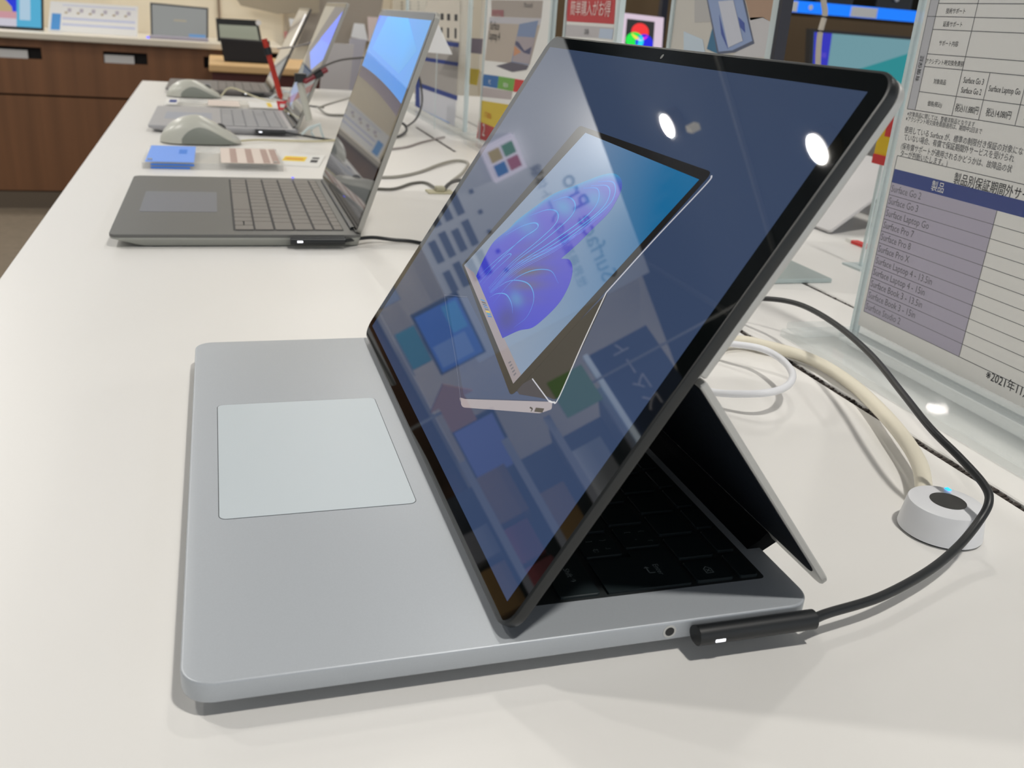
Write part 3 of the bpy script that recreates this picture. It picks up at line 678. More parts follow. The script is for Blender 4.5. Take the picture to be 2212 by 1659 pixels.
mouse('computer_mouse', 'light grey mouse between the acrylic photo slab and the silver laptop', (-.007, 1.315, 0), .122, .066, .044, [pl(560, 302, 2, .004), pl(620, 304, 2, .003), pl(680, 305, 2, .003), pl(720, 303, 2, .003), pl(770, 300, 2, .003)])
mouse('computer_mouse', 'small looking pale mouse in front of the farthest grey laptop', (-.030, 2.07, 0), .12, .062, .040, [pl(500, 190, 2, .02), pl(560, 212, 2, .01), pl(640, 232, 2, .003)])

# ---- acrylic slabs with print
def slab(label, x0, x1, y0, y1, h, parts, strips):
    t = thing('acrylic_sign_block', label, 'sign', ((x0 + x1) / 2, (y0 + y1) / 2, 0))
    obj('block', bm_box((x0, y0, .0), (x1, y1, h), bev=.0007), mat('thick_acrylic', (.9, .9, .87), .06, ior=1.45, alpha=.3), t)
    F = FR((x0, y0, h), (1, 0, 0), (0, 1, 0)); wx, wy = x1 - x0, y1 - y0
    for (a, b, c, d, m) in parts: rect(F, a * wx, b * wy, c * wx, d * wy, m, t, h=.0003, t=.0003, name='printed_area')
    G = FR((x0, y0, 0), (1, 0, 0), (0, 0, 1))
    for (a, b, c, d, m) in strips: rect(G, a * wx, b * h, c * wx, d * h, m, t, h=.0002, t=.0002, name='side_print')
    return t, F, wx, wy
BLUE = plain('sky_blue_print', (120, 165, 250)); BEIGE = plain('beige_print', (222, 208, 198)); PINKB = plain('pink_brown_print', (176, 150, 140)); LGREY = plain('light_grey_print', (205, 205, 205)); YEL = plain('yellow_print', (240, 205, 40)); RED = plain('red_print', (198, 52, 52)); BLUED = plain('strong_blue_print', (60, 130, 230)); GRN = plain('green_print', (110, 165, 75)); BLU2 = plain('mid_blue_print', (50, 105, 165)); BROWNISH = plain('grey_brown_print', (168, 158, 150))
s1, F1, wx, wy = slab('thick clear acrylic block with a sky blue label and beige photos beside the nearest mouse', -.0775, .1015, 1.056, 1.215, .0085,
     [(.02, .03, .36, .97, BLUE), (.55, .06, .98, .94, BEIGE)], [(.06, .55, .36, .85, BLUED), (.06, .08, .33, .38, BLUED)])
for a in (.62, .74, .86, .93): rect(F1, a * wx, .08 * wy, (a + .05) * wx, .9 * wy, PINKB, s1, h=.0005, t=.0001)
rect(F1, .24 * wx, .5 * wy, .30 * wx, .75 * wy, BLUED, s1, h=.0005, t=.0001, name='emblem')
for cx in (.05, .95): obj('corner_pin', bm_cyl((-.0775 + cx * wx, 1.056 + .02, .0085), .003, .002, n=12), SILVER_ED, s1)
pc1 = thing('price_card', 'white price card with a yellow band lying behind the acrylic photo block', 'price card', (.13, 1.13, 0))
PF = FR(pl(592, 357, 2, .0), (pl(690, 362, 2, 0) - pl(592, 357, 2, 0)), (0, 1, 0))
pw = .062; obj('card', bm_box((.0, .0, 0), (pw, .11, .0012), PF), PAPER, pc1)
rect(PF, .006, .04, .038, .085, YEL, pc1, h=.0014, t=.0002); rect(PF, .046, .035, .056, .06, INK, pc1, h=.0014, t=.0002); rect(PF, .046, .07, .056, .085, INK, pc1, h=.0014, t=.0002); rect(PF, .009, .055, .034, .066, plain('orange_ink', (225, 140, 40)), pc1, h=.0016, t=.0001)
s2, F2, wx, wy = slab('long clear acrylic block with pale leaflets in front of the second mouse', -.082, .155, 1.80, 1.95, .008,
     [(.0, .05, .1, .95, PAPER), (.35, .1, .62, .9, BEIGE), (.70, .05, 1., .95, PAPER)], [(.02, .3, .2, .7, LGREY)])
rect(F2, .03 * wx, .3 * wy, .09 * wx, .7 * wy, NAVY, s2, h=.0005, t=.0001); rect(F2, .86 * wx, .2 * wy, .90 * wx, .8 * wy, YEL, s2, h=.0005, t=.0001)
# red price tag in clear clip behind the silver laptop, with red stylus above
yy = 1.80
rt = thing('price_tag', 'small red and white price tag clipped below the long red stylus', 'price card', pl(620, 236, 1, yy))
TF = FR(pl(604, 238, 1, yy), (1, 0, 0), (0, 0, 1)); tw = pl(622, 238, 1, yy).x - pl(604, 238, 1, yy).x
a, b, c, d = [pl(x, y, 1, yy) for x, y in ((597, 218), (628, 218), (622, 240), (602, 239))]
bmq = bmesh.new(); vs = [bmq.verts.new(p) for p in (a, b, c, d)] + [bmq.verts.new(p + V((0, .001, 0))) for p in (a, b, c, d)]
for f in ((0, 1, 2, 3), (7, 6, 5, 4), (0, 4, 5, 1), (1, 5, 6, 2), (2, 6, 7, 3), (3, 7, 4, 0)): bmq.faces.new([vs[i] for i in f])
obj('card', bmq, plain('bright_red_card', (225, 70, 75)), rt)
rect(FR(pl(605, 232, 1, yy - .0005), (1, 0, 0), (0, 0, 1)), 0, 0, .011, .007, PAPER, rt)
cl = [pl(x, y, 1, yy + .01) for x, y in ((583, 213), (600, 203), (622, 198), (640, 220))]
obj('clip', bm_tube(cl, .0022, 8, smooth=3), ACRE, rt)
def stylus(label, p, q_, r, m, y, strap=True):
    a = pl(*p, 1, y); b = pl(*q_, 1, y + .01)
    t = thing('stylus', label, 'stylus', a)
    obj('barrel', bm_tube([a + (b - a) * .06, b], r, 14, smooth=0), m, t, smooth=.9)
    obj('tip', bm_tube([a, a + (b - a) * .06], r * .7, 12, smooth=0, rr=lambda u: r * (.25 + .7 * u)), m, t)
    if strap:
        c = a + (b - a) * strap
        obj('tether_ring', bm_tube([c - (b - a).normalized() * .007, c + (b - a).normalized() * .007], r * 1.5, 12, smooth=0), RUB, t)
    return t
stylus('long red stylus leaning upright with a black tether ring', (608, 216), (571, 84), .0055, plain('poppy_red', (190, 50, 30), .35), 1.79, .80)
stylus('dark red stylus tilted across the silver laptop screen edge', (655, 178), (706, 150), .0045, plain('burgundy', (130, 40, 50), .35), 1.40, .62)
stylus('faint pinkish stylus standing before the beige wall', (622, 99), (617, 68), .010, plain('dusty_pink', (190, 130, 125), .5), 4.6, None)
st = thing('acrylic_clip', 'small clear acrylic clip standing at the corner of the silver laptop', 'clip', pl(680, 300))
for P in ([(652, 291), (668, 276), (692, 268)], [(680, 300), (672, 280), (690, 268)], [(700, 300), (694, 284), (690, 268)]):
    obj('arm', bm_tube([pl(x, y, 1, 1.405) if y > 285 else pl(x, y, 1, 1.405) for x, y in P], .0022, 8, smooth=3), ACRE, st)
st = thing('stylus_post', 'short pale post with a black clamp between two laptop screens', 'stand', pl(660, 270, 1, 1.44))
obj('post', bm_tube([pl(668, 260, 1, 1.41), pl(648, 178, 1, 1.41)], .006, 12, smooth=0), plain('pale_post', (196, 196, 186)), st)
obj('clamp', bm_box(pl(636, 176, 1, 1.415), pl(662, 160, 1, 1.40)), BLACKM, st)

# ---- table cables beyond
def cable(label, P, r, m, z=None, name='cable'):
    return tag(obj(name, bm_tube([pl(x, y, 2, zz) for x, y, zz in P], r, 10), m, None, smooth=1.2), label, 'cable')
cable('pale grey cable waving across the white table right of the slate laptop', [(800, 383, .002), (855, 382, .002), (905, 372, .002), (950, 355, .003), (985, 347, .003), (1010, 352, .002), (1000, 372, .002), (975, 392, .002)], .0022, GCAB)
cable('dark grey cable bending towards a cable clip beside the large laptop', [(800, 407, .002), (850, 408, .002), (890, 396, .002), (920, 395, .002), (945, 409, .004)], .0018, plain('mid_grey_cable', (105, 104, 98)))
cable('short black cable arching from the cable clip behind the large laptop', [(958, 410, .004), (972, 396, .008), (990, 390, .006), (1010, 392, .003)], .0026, DGC)
ck = thing('cable_clip', 'pale adhesive cable clip where two cables meet on the table', 'clip', pl(950, 416))
a = pl(950, 416); obj('pad', bm_box((a.x - .017, a.y - .012, 0), (a.x + .017, a.y + .012, .002), bev=.0006), plain('clip_beige', (196, 190, 160)), ck)
obj('bridge', bm_box((a.x - .006, a.y - .006, .002), (a.x + .006, a.y + .006, .008), bev=.001), plain('clip_beige2', (186, 182, 158)), ck)
cable('thin grey cable running to the acrylic panel foot', [(845, 322, .002), (880, 317, .002), (915, 306, .002), (960, 296, .003)], .0018, plain('soft_grey_cable', (165, 160, 160)))
tag(obj('cable', bm_tube([pl(870, 232, 0, .36), pl(900, 160, 0, .38), pl(912, 215, 0, .40), pl(900, 255, 0, .39), pl(875, 275, 0, .38), pl(850, 283, 0, .36)], .0018, 8), DGC, None, smooth=1.2), 'thin dark cable looping in front of the blue lined acrylic panel', 'cable')
tag(obj('cable', bm_tube([pl(850, 262, 2, .02), pl(872, 268, 2, .015), pl(878, 282, 2, .006), pl(862, 294, 2, .003), pl(842, 297, 2, .003)], .0024, 8), DGC, None, smooth=1.2), 'thicker dark cable curl on the table below the blue lined acrylic panel', 'cable')
tag(obj('cable', bm_tube([pl(600, 105, 1, 1.75), pl(640, 100, 1, 1.6), pl(670, 92, 1, 1.5)], .0015, 8), plain('tether_grey', (150, 142, 135)), None, smooth=1.2), 'thin grey tether from the red stylus ring', 'cable')
tag(obj('cable', bm_tube([pl(662, 168, 1, 1.40), pl(690, 148, 1, 1.40), pl(735, 130, 1, 1.42), pl(790, 124, 1, 1.45)], .0018, 8), plain('tether_dark', (95, 92, 90)), None, smooth=1.2), 'dark tether running behind the slate laptop screen', 'cable')
tag(obj('cable', bm_tube([pl(690, 232, 2, .02), pl(720, 222, 2, .03), pl(760, 210, 2, .03)], .002, 8), GCAB, None, smooth=1.2), 'grey cable rising behind the silver laptop screen', 'cable')
tag(obj('cable', bm_tube([pl(685, 230, 2, .01), pl(705, 246, 2, .003), pl(735, 249, 2, .003), pl(770, 248, 2, .003)], .0024, 8), plain('cable_g3', (140, 138, 132)), None, smooth=1.2), 'grey cable lying flat behind the silver laptop', 'cable')

# ================================================================== CENTRE SIGNS (stand on the cover between the slots)
def board(name, label, y0, y1, z0, z1, m=PAPER, x=.47, t_=.003, edge=True, pane=False, base=True):
    t = thing(name, label, 'sign', (x, (y0 + y1) / 2, 0))
    if pane: obj('pane', bm_box((x, y0, max(z0, .0065)), (x + t_, y1, z1)), mat('thin_clear_acrylic', (.85, .90, .92), .03, ior=1.45, alpha=.2), t)
    else: obj('paper', bm_box((x, y0, max(z0, .0065)), (x + t_, y1, z1)), m, t)
    if edge:
        obj('left_edge', bm_box((x - .002, y1, max(z0, .0065)), (x + t_ + .002, y1 + .006, z1)), ACRE, t)
        obj('right_edge', bm_box((x - .002, y0 - .009, max(z0, .0065)), (x + t_ + .002, y0, z1)), ACRE, t)
    if base: obj('base', bm_box((x - .03, y0, 0), (x + .03, y1, .006), bev=.0006), ACR, t)
    return t, FR((x, y1, 0), (0, -1, 0), (0, 0, 1))
# Laptop 4 poster
p4, F4 = board('poster_stand', 'tall paper poster for a thin laptop in an acrylic stand, yellow and red bands below', 1.065, 1.405, .0, .33)
W4 = .34
def fy(px, py): P = pl(px, py, 0, .4695); return 1.405 - P.y, max(P.z, .0075)
def quad(F, L, m, parent, h=.0002, name='printed_shape', t=.0002): return poly(F, [fy(*p) for p in L][::-1], m, parent, h=h, t=t, name=name)
zc = lambda x, y: (980 + x * .12658, y * .12658)
quad(F4, [zc(640, 0), zc(1520, 10), zc(1490, 310), zc(640, 280)], BROWNISH, p4)
quad(F4, [zc(610, 290), zc(1490, 310), zc(1470, 430), zc(600, 390)], plain('pale_lilac_print', (190, 188, 194)), p4)
quad(F4, [zc(600, 390), zc(1470, 430), zc(1290, 1110), zc(530, 1030)], plain('tan_print', (182, 170, 158)), p4)
quad(F4, [zc(1120, 410), zc(1440, 350), zc(1280, 1110), zc(980, 1060)], plain('steel_blue_print', (125, 142, 175)), p4, h=.0004)
quad(F4, [zc(1080, 620), zc(1390, 640), zc(1290, 1095), zc(1000, 1050)], plain('mauve_print', (165, 155, 160)), p4, h=.0006)
quad(F4, [zc(1060, 700), zc(1110, 720), zc(1210, 870), zc(1330, 800), zc(1300, 930), zc(1200, 900), zc(1050, 760)], plain('hill_print', (80, 82, 112)), p4, h=.0008)
quad(F4, [zc(1040, 780), zc(1150, 890), zc(1020, 960)], plain('orange_print', (200, 145, 110)), p4, h=.0008)
quad(F4, [zc(980, 1060), zc(1280, 1120), zc(1240, 1190), zc(1000, 1230), zc(720, 1125)], plain('dark_laptop_print', (96, 92, 104)), p4, h=.0006)
quad(F4, [zc(510, 1265), zc(765, 1300), zc(740, 1510), zc(485, 1465)], BLU2, p4)
quad(F4, [zc(765, 1300), zc(1045, 1345), zc(1010, 1560), zc(740, 1510)], GRN, p4)
quad(F4, [zc(1045, 1345), zc(1220, 1375), zc(1200, 1600), zc(1010, 1560)], RED, p4)
quad(F4, [zc(480, 1480), zc(1000, 1560), zc(980, 1700), zc(470, 1650)], plain('grey_pink_print', (178, 168, 168)), p4)
quad(F4, [(1040, 217), (1110, 228), (1080, 265), (1035, 260)], plain('deep_yellow_print', (206, 180, 60)), p4)
quad(F4, [(1040, 217), (1130, 232), (1130, 300), (1034, 262)], plain('deep_yellow_print', (206, 180, 60)), p4, h=.0003)
quad(F4, [(1034, 262), (1130, 292), (1130, 330), (1028, 310)], plain('deep_red_print', (178, 60, 62)), p4)
def ftxt(F, s, px, py, size, m, parent, sx=1., f=fy): x_, y_ = f(px, py); txt(F, s, x_, y_, size, m, parent, sx=sx, h=.0012)
ftxt(F4, 'Surface', *zc(625, 500), .019, INK, p4, 1.); ftxt(F4, 'Laptop 4', *zc(600, 665), .019, INK, p4, 1.)
ftxt(F4, 'Microsoft', *zc(1200, 125), .010, GINK, p4, 1.1); ftxt(F4, '新発売特価', *zc(650, 270), .012, plain('crimson', (178, 60, 90)), p4, 1.2)
ftxt(F4, '2', 1042, 292, .030, PAPER, p4, 1.2); ftxt(F4, '17,800', 1046, 252, .014, plain('orange_ink2', (200, 120, 40)), p4, 1.2)
ftxt(F4, 'PC', *zc(600, 1430), .010, PAPER, p4, 1.2); ftxt(F4, 'NEW', *zc(850, 1480), .010, PAPER, p4, 1.2)
# shelf panel with blue lines
pn_, F5 = board('brochure_panel', 'clear acrylic panel with blue lined sheets, nearer the far end of the tables', 1.53, 2.14, .0, .33, pane=True)
def fz(px, py): P = pl(px, py, 0, .4695); return 2.14 - P.y, max(P.z, .0075)
def quad5(L, m, h=.0004, name='printed_shape'): return poly(F5, [fz(*p) for p in L][::-1], m, pn_, h=h, t=.0002, name=name)
ze = lambda x, y: (860 + x * .12055, 150 + y * .12055)
ybr = (870, 80), (990, 100)
quad5([(925, 0), (993, 0), (992, 90), (905, 75)], plain('cream_sheet', (222, 214, 200)), .0002)
quad5([(918, 75), (992, 92), (985, 205), (900, 180)], plain('warm_grey_sheet', (165, 160, 156)), .0002)
quad5([(903, 185), (985, 215), (980, 305), (903, 270)], plain('pale_sheet', (205, 206, 214)), .0002)
for L_ in ([(910, 82), (991, 93), (990, 102), (908, 91)], [(903, 121), (990, 135), (989, 143), (902, 129)], [(897, 176), (988, 207), (987, 217), (896, 185)]): quad5(L_, NAVY, .0006)
quad5([(898, 160), (905, 160), (906, 272), (896, 262)], NAVY, .0005)
quad5([(905, 243), (972, 265), (968, 287), (903, 255)], plain('pale_blue_print', (155, 180, 225)), .0006)
for i, xx in enumerate((938, 952, 966, 982)):
    quad5([(xx, 28 + i), (xx + 6, 28 + i), (xx + 6, 42 + i), (xx, 42 + i)], INK, .0007); quad5([(xx, 58 + i), (xx + 4, 58 + i), (xx + 4, 80 + i), (xx, 80 + i)], INK, .0007)
# triangular paper tent
tt = thing('paper_tent', 'white folded paper tent with blue lines beside the slate laptop screen', 'sign', pl(955, 150, 0, .43))
a, b, c = pl(944, 50, 0, .43), pl(976, 118, 0, .43), pl(912, 112, 0, .43)
bmq = bmesh.new(); t0 = [bmq.verts.new(p) for p in (a, b, c)]; t1 = [bmq.verts.new(p + V((.001, 0, 0))) for p in (a, b, c)]
bmq.faces.new(t0); bmq.faces.new(t1[::-1])
for i in range(3): bmq.faces.new((t0[i], t0[(i + 1) % 3], t1[(i + 1) % 3], t1[i]))
obj('sheet', bmq, mat('bright_paper', (.92, .93, .95), .7), tt)
obj('stand_wire', bm_tube([V((.432, (b.y + c.y) / 2, b.z + .02)), V((.432, (b.y + c.y) / 2, .0))], .0008, 6, smooth=0), ACRE, tt)
# sheet with picture and yellow (between panel edge and poster)
pz, F6 = board('leaflet_holder', 'narrow leaflet holder with yellow label between the clear panel and the tall poster', 1.43, 1.52, .12, .33, plain('cream_leaflet', (222, 212, 196)), x=.49, edge=False)
def fw(px, py): P = pl(px, py, 0, .4895); return 1.52 - P.y, P.z
for L_, m in (([(1015, 82), (1043, 84), (1040, 117), (1014, 114)], plain('photo_print', (120, 108, 120))), ([(1010, 147), (1036, 150), (1030, 185), (1008, 180)], plain('deep_yellow_print', (206, 180, 60)))):
    poly(F6, [fw(*p) for p in L_][::-1], m, pz, h=.0004, t=.0002)
ftxt(F6, 'Surface', 1016, 20, .009, GINK, pz, 1., fw)
obj('post', bm_box((.491, 1.47, .006), (.4925, 1.48, .12)), ACRE, pz)
# red sign
pr, F7 = board('poster_stand', 'white poster with a red block of Japanese lettering above the large laptop', .828, 1.0, .0, .33)
def fr_(px, py): P = pl(px, py, 0, .4695); return 1.0 - P.y, P.z
poly(F7, [fr_(*p) for p in ((1226, -45), (1331, -30), (1326, 52), (1224, 46))][::-1], plain('sign_red', (196, 62, 66)), pr, h=.0004, t=.0002)
ftxt(F7, '簡単購入がお得', 1232, 30, .0195, plain('pale_pink_ink', (240, 215, 210)), pr, 1.02, fr_)
poly(F7, [fr_(*p) for p in ((1222, 53), (1325, 60), (1322, 83), (1220, 78))][::-1], plain('pale_grey_print', (192, 188, 190)), pr, h=.0004, t=.0002)
poly(F7, [fr_(*p) for p in ((1296, 61), (1325, 63), (1322, 85), (1293, 82))][::-1], plain('ice_blue_print', (188, 202, 222)), pr, h=.0006, t=.0002)
ftxt(F7, '詳細', 1262, 74, .008, GINK, pr, 1., fr_)
# grey panel between posters
pg, F8 = board('card_holder', 'plain grey card holder between the tall poster and the red lettered poster', 1.015, 1.055, .0, .33, plain('mid_grey_card', (138, 137, 138)), x=.50, edge=False)
# tablet poster
pt, F9 = board('poster_stand', 'white poster picturing a blue tablet and a person writing, above the large laptop', .492, .679, .0, .33, plain('off_white_poster', (206, 202, 194)))
def ft(px, py): P = pl(px, py, 0, .4695); return .679 - P.y, P.z
zd = lambda x, y: (1300 + x * .29385, y * .29385)
def quad9(L, m, h): return poly(F9, [ft(*zd(*p)) for p in L][::-1], m, pt, h=h, t=.0002)
quad9([(1040, -60), (1290, -60), (1260, 170), (1180, 130), (1090, 150)], plain('skin_tone_print', (176, 146, 124)), .0003)
quad9([(1080, 130), (1180, 125), (1255, 170), (1230, 420), (950, 420), (1080, 300)], plain('shirt_print', (205, 203, 205)), .0003)
quad9([(810, 210), (770, 360), (860, 400)], plain('teal_blue_print', (60, 115, 150)), .0003)
quad9([(600, 230), (740, 290), (760, 400), (600, 380)], plain('ice_print', (200, 215, 228)), .0003)
quad9([(680, -10), (780, -10), (800, 160), (680, 165)], plain('grey_square_print', (186, 184, 182)), .0003)
quad9([(765, -30), (1040, -30), (1120, 320), (975, 385), (850, 400)], plain('slate_tablet_print', (92, 100, 122)), .0005)
quad9([(775, -30), (1030, -30), (1108, 300), (960, 370), (860, 380)], plain('blue_tablet_print', (146, 165, 205)), .0007)
quad9([(865, 110), (900, 250), (930, 360), (880, 250)], plain('blue_petal_print', (70, 90, 165)), .0009)
quad9([(1005, 125), (1050, 170), (1055, 240), (1020, 200)], plain('blue_petal_print', (70, 90, 165)), .0009)
quad9([(860, 10), (970, 0), (1040, 300), (935, 350)], plain('window_print', (205, 208, 220)), .0011)
obj('side_channel', bm_box((.466, .474, .0065), (.476, .479, .33)), mat('dark_channel', (.02, .02, .03), .4), pt)

# ================================================================== OPPOSITE SIDE DEVICE, CARDS, BASES
KB = thing('tablet', 'silver tablet on its kickstand seen from behind, right of the large laptop lid', 'tablet', (.8, .74, 0))
k2 = pl(1790, 507); k2u = pl(1893, 358, 0, .80)
P0 = V((k2.x, k2.y, .0035)); P1 = k2u
E_ = V((0, .20, 0))
def slab4(a, b, e, t_, bev=.001):
    x = (e).normalized(); y = (b - a); F = FR(a, x, y); return bm_prism(rrect(0, 0, e.length, y.length, .004, 4), 0, t_, F, bev=.0008)
obj('kickstand', slab4(P0 + V((0, 0, .001)), P1, E_, .004), mat('tablet_silver', lin((205, 203, 204)), .4, .1), KB)
obj('body', slab4(V((.93, P0.y - .03, .010)), V((.835, P0.y - .03, .105)), V((0, .27, 0)), .007), mat('tablet_back', lin((150, 148, 150)), .45, .1), KB)
obj('type_cover', bm_box((.93, P0.y - .03, .0), (1.08, P0.y + .24, .005)), DARKG, KB)
yc_ = thing('price_card', 'upright yellow and red card seen between the large laptop lid and the warranty sign', 'price card', pl(1905, 345, 0, .64))
CF = FR(pl(1893, 345, 0, .64), (0, -1, 0), (0, 0, 1)); 
c0 = pl(1893, 335, 0, .64); c1 = pl(1935, 270, 0, .64)
obj('card', bm_box((.64, c1.y - .01, c0.z - .008), (.6412, c0.y + .004, c1.z + .008)), plain('vivid_yellow', (248, 205, 30)), yc_)
obj('red_corner', bm_box((.6392, c1.y - .01, c1.z - .012), (.6399, c1.y + .012, c1.z + .008)), plain('vivid_red', (225, 60, 60)), yc_)
obj('red_footer', bm_box((.6392, c1.y - .01, c0.z - .008), (.6399, c0.y + .004, c0.z + .001)), plain('vivid_red', (225, 60, 60)), yc_)
obj('holder', bm_box((.6402, (c0.y + c1.y) / 2 - .002, 0), (.6418, (c0.y + c1.y) / 2 + .002, c0.z - .0081)), ACRE, yc_)
obj('foot', bm_box((.63, (c0.y + c1.y) / 2 - .015, 0), (.655, (c0.y + c1.y) / 2 + .015, .002)), ACRE, yc_)
rc = thing('price_card', 'low white price card with a small red corner on the table right of the kickstand', 'price card', (.70, .60, 0))
a = pl(1862, 528); obj('card', bm_box((a.x - .012, a.y - .08, 0), (a.x + .03, a.y + .015, .004)), PAPER, rc)
obj('red_corner', bm_box((a.x - .0125, a.y - .03, .0005), (a.x - .0121, a.y + .004, .0038)), plain('vivid_red', (225, 60, 60)), rc); obj('red_top', bm_box((a.x - .012, a.y - .03, .004), (a.x - .004, a.y + .004, .0042)), plain('vivid_red', (225, 60, 60)), rc)
ab = thing('acrylic_plate', 'flat pale green acrylic foot on the centre cover beyond the black cable', 'stand', pl(1690, 605))
a = pl(1728, 612); obj('foot', bm_box((a.x - .06, a.y, .0), (a.x + .035, a.y + .16, .004), bev=.0006), mat('pale_green_acrylic', (.62, .72, .72), .15, trans=.3), ab)

# hanging white cable at right
tag(obj('cable', bm_tube([pl(1779, -60, 1, 1.0), pl(1779, 0, 1, 1.0), pl(1782, 30, 1, 1.0), pl(1772, 70, 1, 1.0), pl(1768, 110, 1, 1.0), pl(1767, 140, 1, 1.0), pl(1765, 220, 1, 1.0), pl(1765, 300, 1, 1.0)], .0042, 10), plain('hanging_white', (190, 182, 170)), None, smooth=1.2), 'white cable hanging in front of the blue shelf strip and the teal monitor', 'cable')

# ================================================================== BACK COUNTER
CY = 4.35
def cp(px, py, y=CY): P = pl(px, py, 1, y); return P
CT = thing('wall_counter', 'long walnut counter with a white top along the beige wall', 'counter', (-2.5, 4.6, FZ))
ztop = .031; tz = .002
obj('worktop', bm_box((-6.5, CY - .03, tz), (.32, 5.0, ztop), bev=.004), plain('counter_white', (218, 210, 194), .4), CT)
seam = -.228
slots = [(-1.62, -1.19), (-.86 - .12, -.635), (-.443, -.268), (-.02, .02)]
x_edges = [-6.4, -5.2, -4.0, -2.8, -1.55, -.74, .055, .055]
for i, (a, b) in enumerate(zip([-6.4, -4.9, -3.4, -2.2], [-4.9, -3.4, -2.2, -1.2])):
    obj('drawer_front', bm_box((a + .002, CY, seam + .004), (b - .002, CY + .02, tz - .002)), WALN, CT); obj('lower_panel', bm_box((a + .002, CY, FZ + .08), (b - .002, CY + .02, seam - .004)), WALN, CT)
obj('carcass', bm_box((-6.45, CY + .02, FZ + .001), (.30, 4.99, tz - .001)), mat('counter_inside', (.008, .007, .007), .9), CT)
obj('plinth', bm_box((-6.42, CY + .004, FZ), (.28, CY + .0199, FZ + .075)), plain('plinth_brown', (104, 92, 78)), CT)
# visible fronts with cut-out grips
def front(x0, x1, holes):
    z0, z1 = seam + .004, tz - .002; hz0, hz1 = -.0985 + .002, -.043 - .018
    hz0, hz1 = -.079, -.031
    xs = [x0] + [v for h in holes for v in h] + [x1]
    bm = bm_box((x0, CY, z0), (x1, CY + .02, hz0)); bm_box((x0, CY, hz1), (x1, CY + .02, z1), None, bm)
    for a, b in zip(xs[::2], xs[1::2]): bm_box((a, CY, hz0), (b, CY + .02, hz1), None, bm)
    obj('drawer_front', bm, WALN, CT)
h1 = (cp(-40, 100).x, cp(88, 100).x); h2 = (cp(222, 110).x, cp(317, 110).x)
z_h = cp(222, 110).z
front(-1.198, .052, [(h1[0], h1[1]), (h2[0], h2[1]), (cp(440, 130).x, cp(452, 130).x)])
obj('lower_panel', bm_box((-1.198, CY, FZ + .08), (.28, CY + .02, seam - .004)), WALN, CT)
for n_, (a, b) in enumerate(((h1[0] + .01, h1[1] - .055), (h2[0] + .003, h2[1] - .055))):
    bx = tag(obj('paper_stack', bm_box((a, CY + .006, -.0785), (b, CY + .0195, -.045)), LGREY), ('stack of white leaflets inside the first drawer grip from the left', 'stack of white leaflets inside the drawer grip below the small board')[n_], 'paper')
# items on the counter
def upright(name, label, cat, pts, m, depth=.02, lean=.02, y=4.5):
    t = thing(name, label, cat, pl(*pts[3], 1, y))
    P = [pl(*p, 1, y) for p in pts]       # tl tr br bl
    for p in (P[2], P[3]): p.z = ztop + .001
    F = FR(P[3], P[2] - P[3], P[0] - P[3]); inv = F.inverted(); Q = [inv @ p for p in P]
    Q = [(a.x, a.y) for a in Q]
    obj('panel', bm_prism([Q[3], Q[2], Q[1], Q[0]], -depth, 0, F), m, t)
    return t, F, Q
def inq(Q, u, v): tl, tr, br, bl = [V(p) for p in Q]; return tuple((bl * (1 - u) + br * u) * (1 - v) + (tl * (1 - u) + tr * u) * v)
def qrect(F, Q, u0, v0, u1, v1, m, parent, h=.0008, name='printed_area'):
    return obj(name, bm_prism([inq(Q, u0, v0), inq(Q, u1, v0), inq(Q, u1, v1), inq(Q, u0, v1)], h - .0006, h, F), m, parent)
BW = mat('bright_board', (.95, .96, .98), .6)
t, F, Q = upright('price_board', 'white price comparison board with blue columns leaning on the counter', 'sign', [(109, 2), (298, 14), (297, 80), (103, 68)], BW, .006)
qrect(F, Q, .03, .06, .13, .60, plain('azure_print', (90, 165, 240)), t)
for v in (.42, .22): qrect(F, Q, .15, v, .97, v + .08, plain('lavender_print', (215, 222, 250)), t)
qrect(F, Q, .14, .88, .97, .91, plain('lavender_print', (215, 222, 250)), t)
for i in range(6): qrect(F, Q, .17 + i * .135, .62, .20 + i * .135, .68, plain('tan_dots', (190, 175, 150)), t); qrect(F, Q, .20 + i * .135, .68, .24 + i * .135, .80, plain('mauve_dots', (200, 195, 210)), t)
def emis(n, c, s=1.): return mat(n, (.01, .01, .01), .1, e=c, es=s)
t, F, Q = upright('monitor', 'screen showing a person on a blue background, at the left edge of the counter', 'monitor', [(-120, -60), (92, -50), (93, 60), (-125, 54)], BLACKM)
qrect(F, Q, .01, .05, .98, .99, emis('cyan_screen', (.06, .35, .55)), t, name='screen')
qrect(F, Q, .01, .09, .73, .99, emis('royal_screen', (.0, .02, .6)), t, .0012, 'picture')
qrect(F, Q, .01, .20, .73, .33, emis('pink_screen', (.5, .25, .28)), t, .0016, 'caption_band'); qrect(F, Q, .01, .05, .73, .20, emis('pale_screen', (.5, .48, .55)), t, .0016, 'caption_band')
qrect(F, Q, .76, .18, .87, .99, emis('ice_screen', (.35, .5, .62)), t, .0014, 'stripe')
obj('pictured_person', bm_prism([inq(Q, u, v) for u, v in ((.45, .33), (.69, .33), (.68, .42), (.62, .54), (.57, .58), (.585, .68), (.56, .80), (.50, .82), (.45, .75))], .0012, .0018, F), emis('tan_screen', (.42, .32, .16)), t)
obj('pictured_head', bm_prism([inq(Q, .53 + .035 * math.cos(a * .5236), .70 + .11 * math.sin(a * .5236)) for a in range(12)], .0018, .0022, F), emis('skin_screen', (.30, .14, .10)), t)
obj('stand_foot', bm_box((-.98, 4.505, ztop + .0002), (-.75, 4.62, ztop + .012)), SILVER_ED, t)
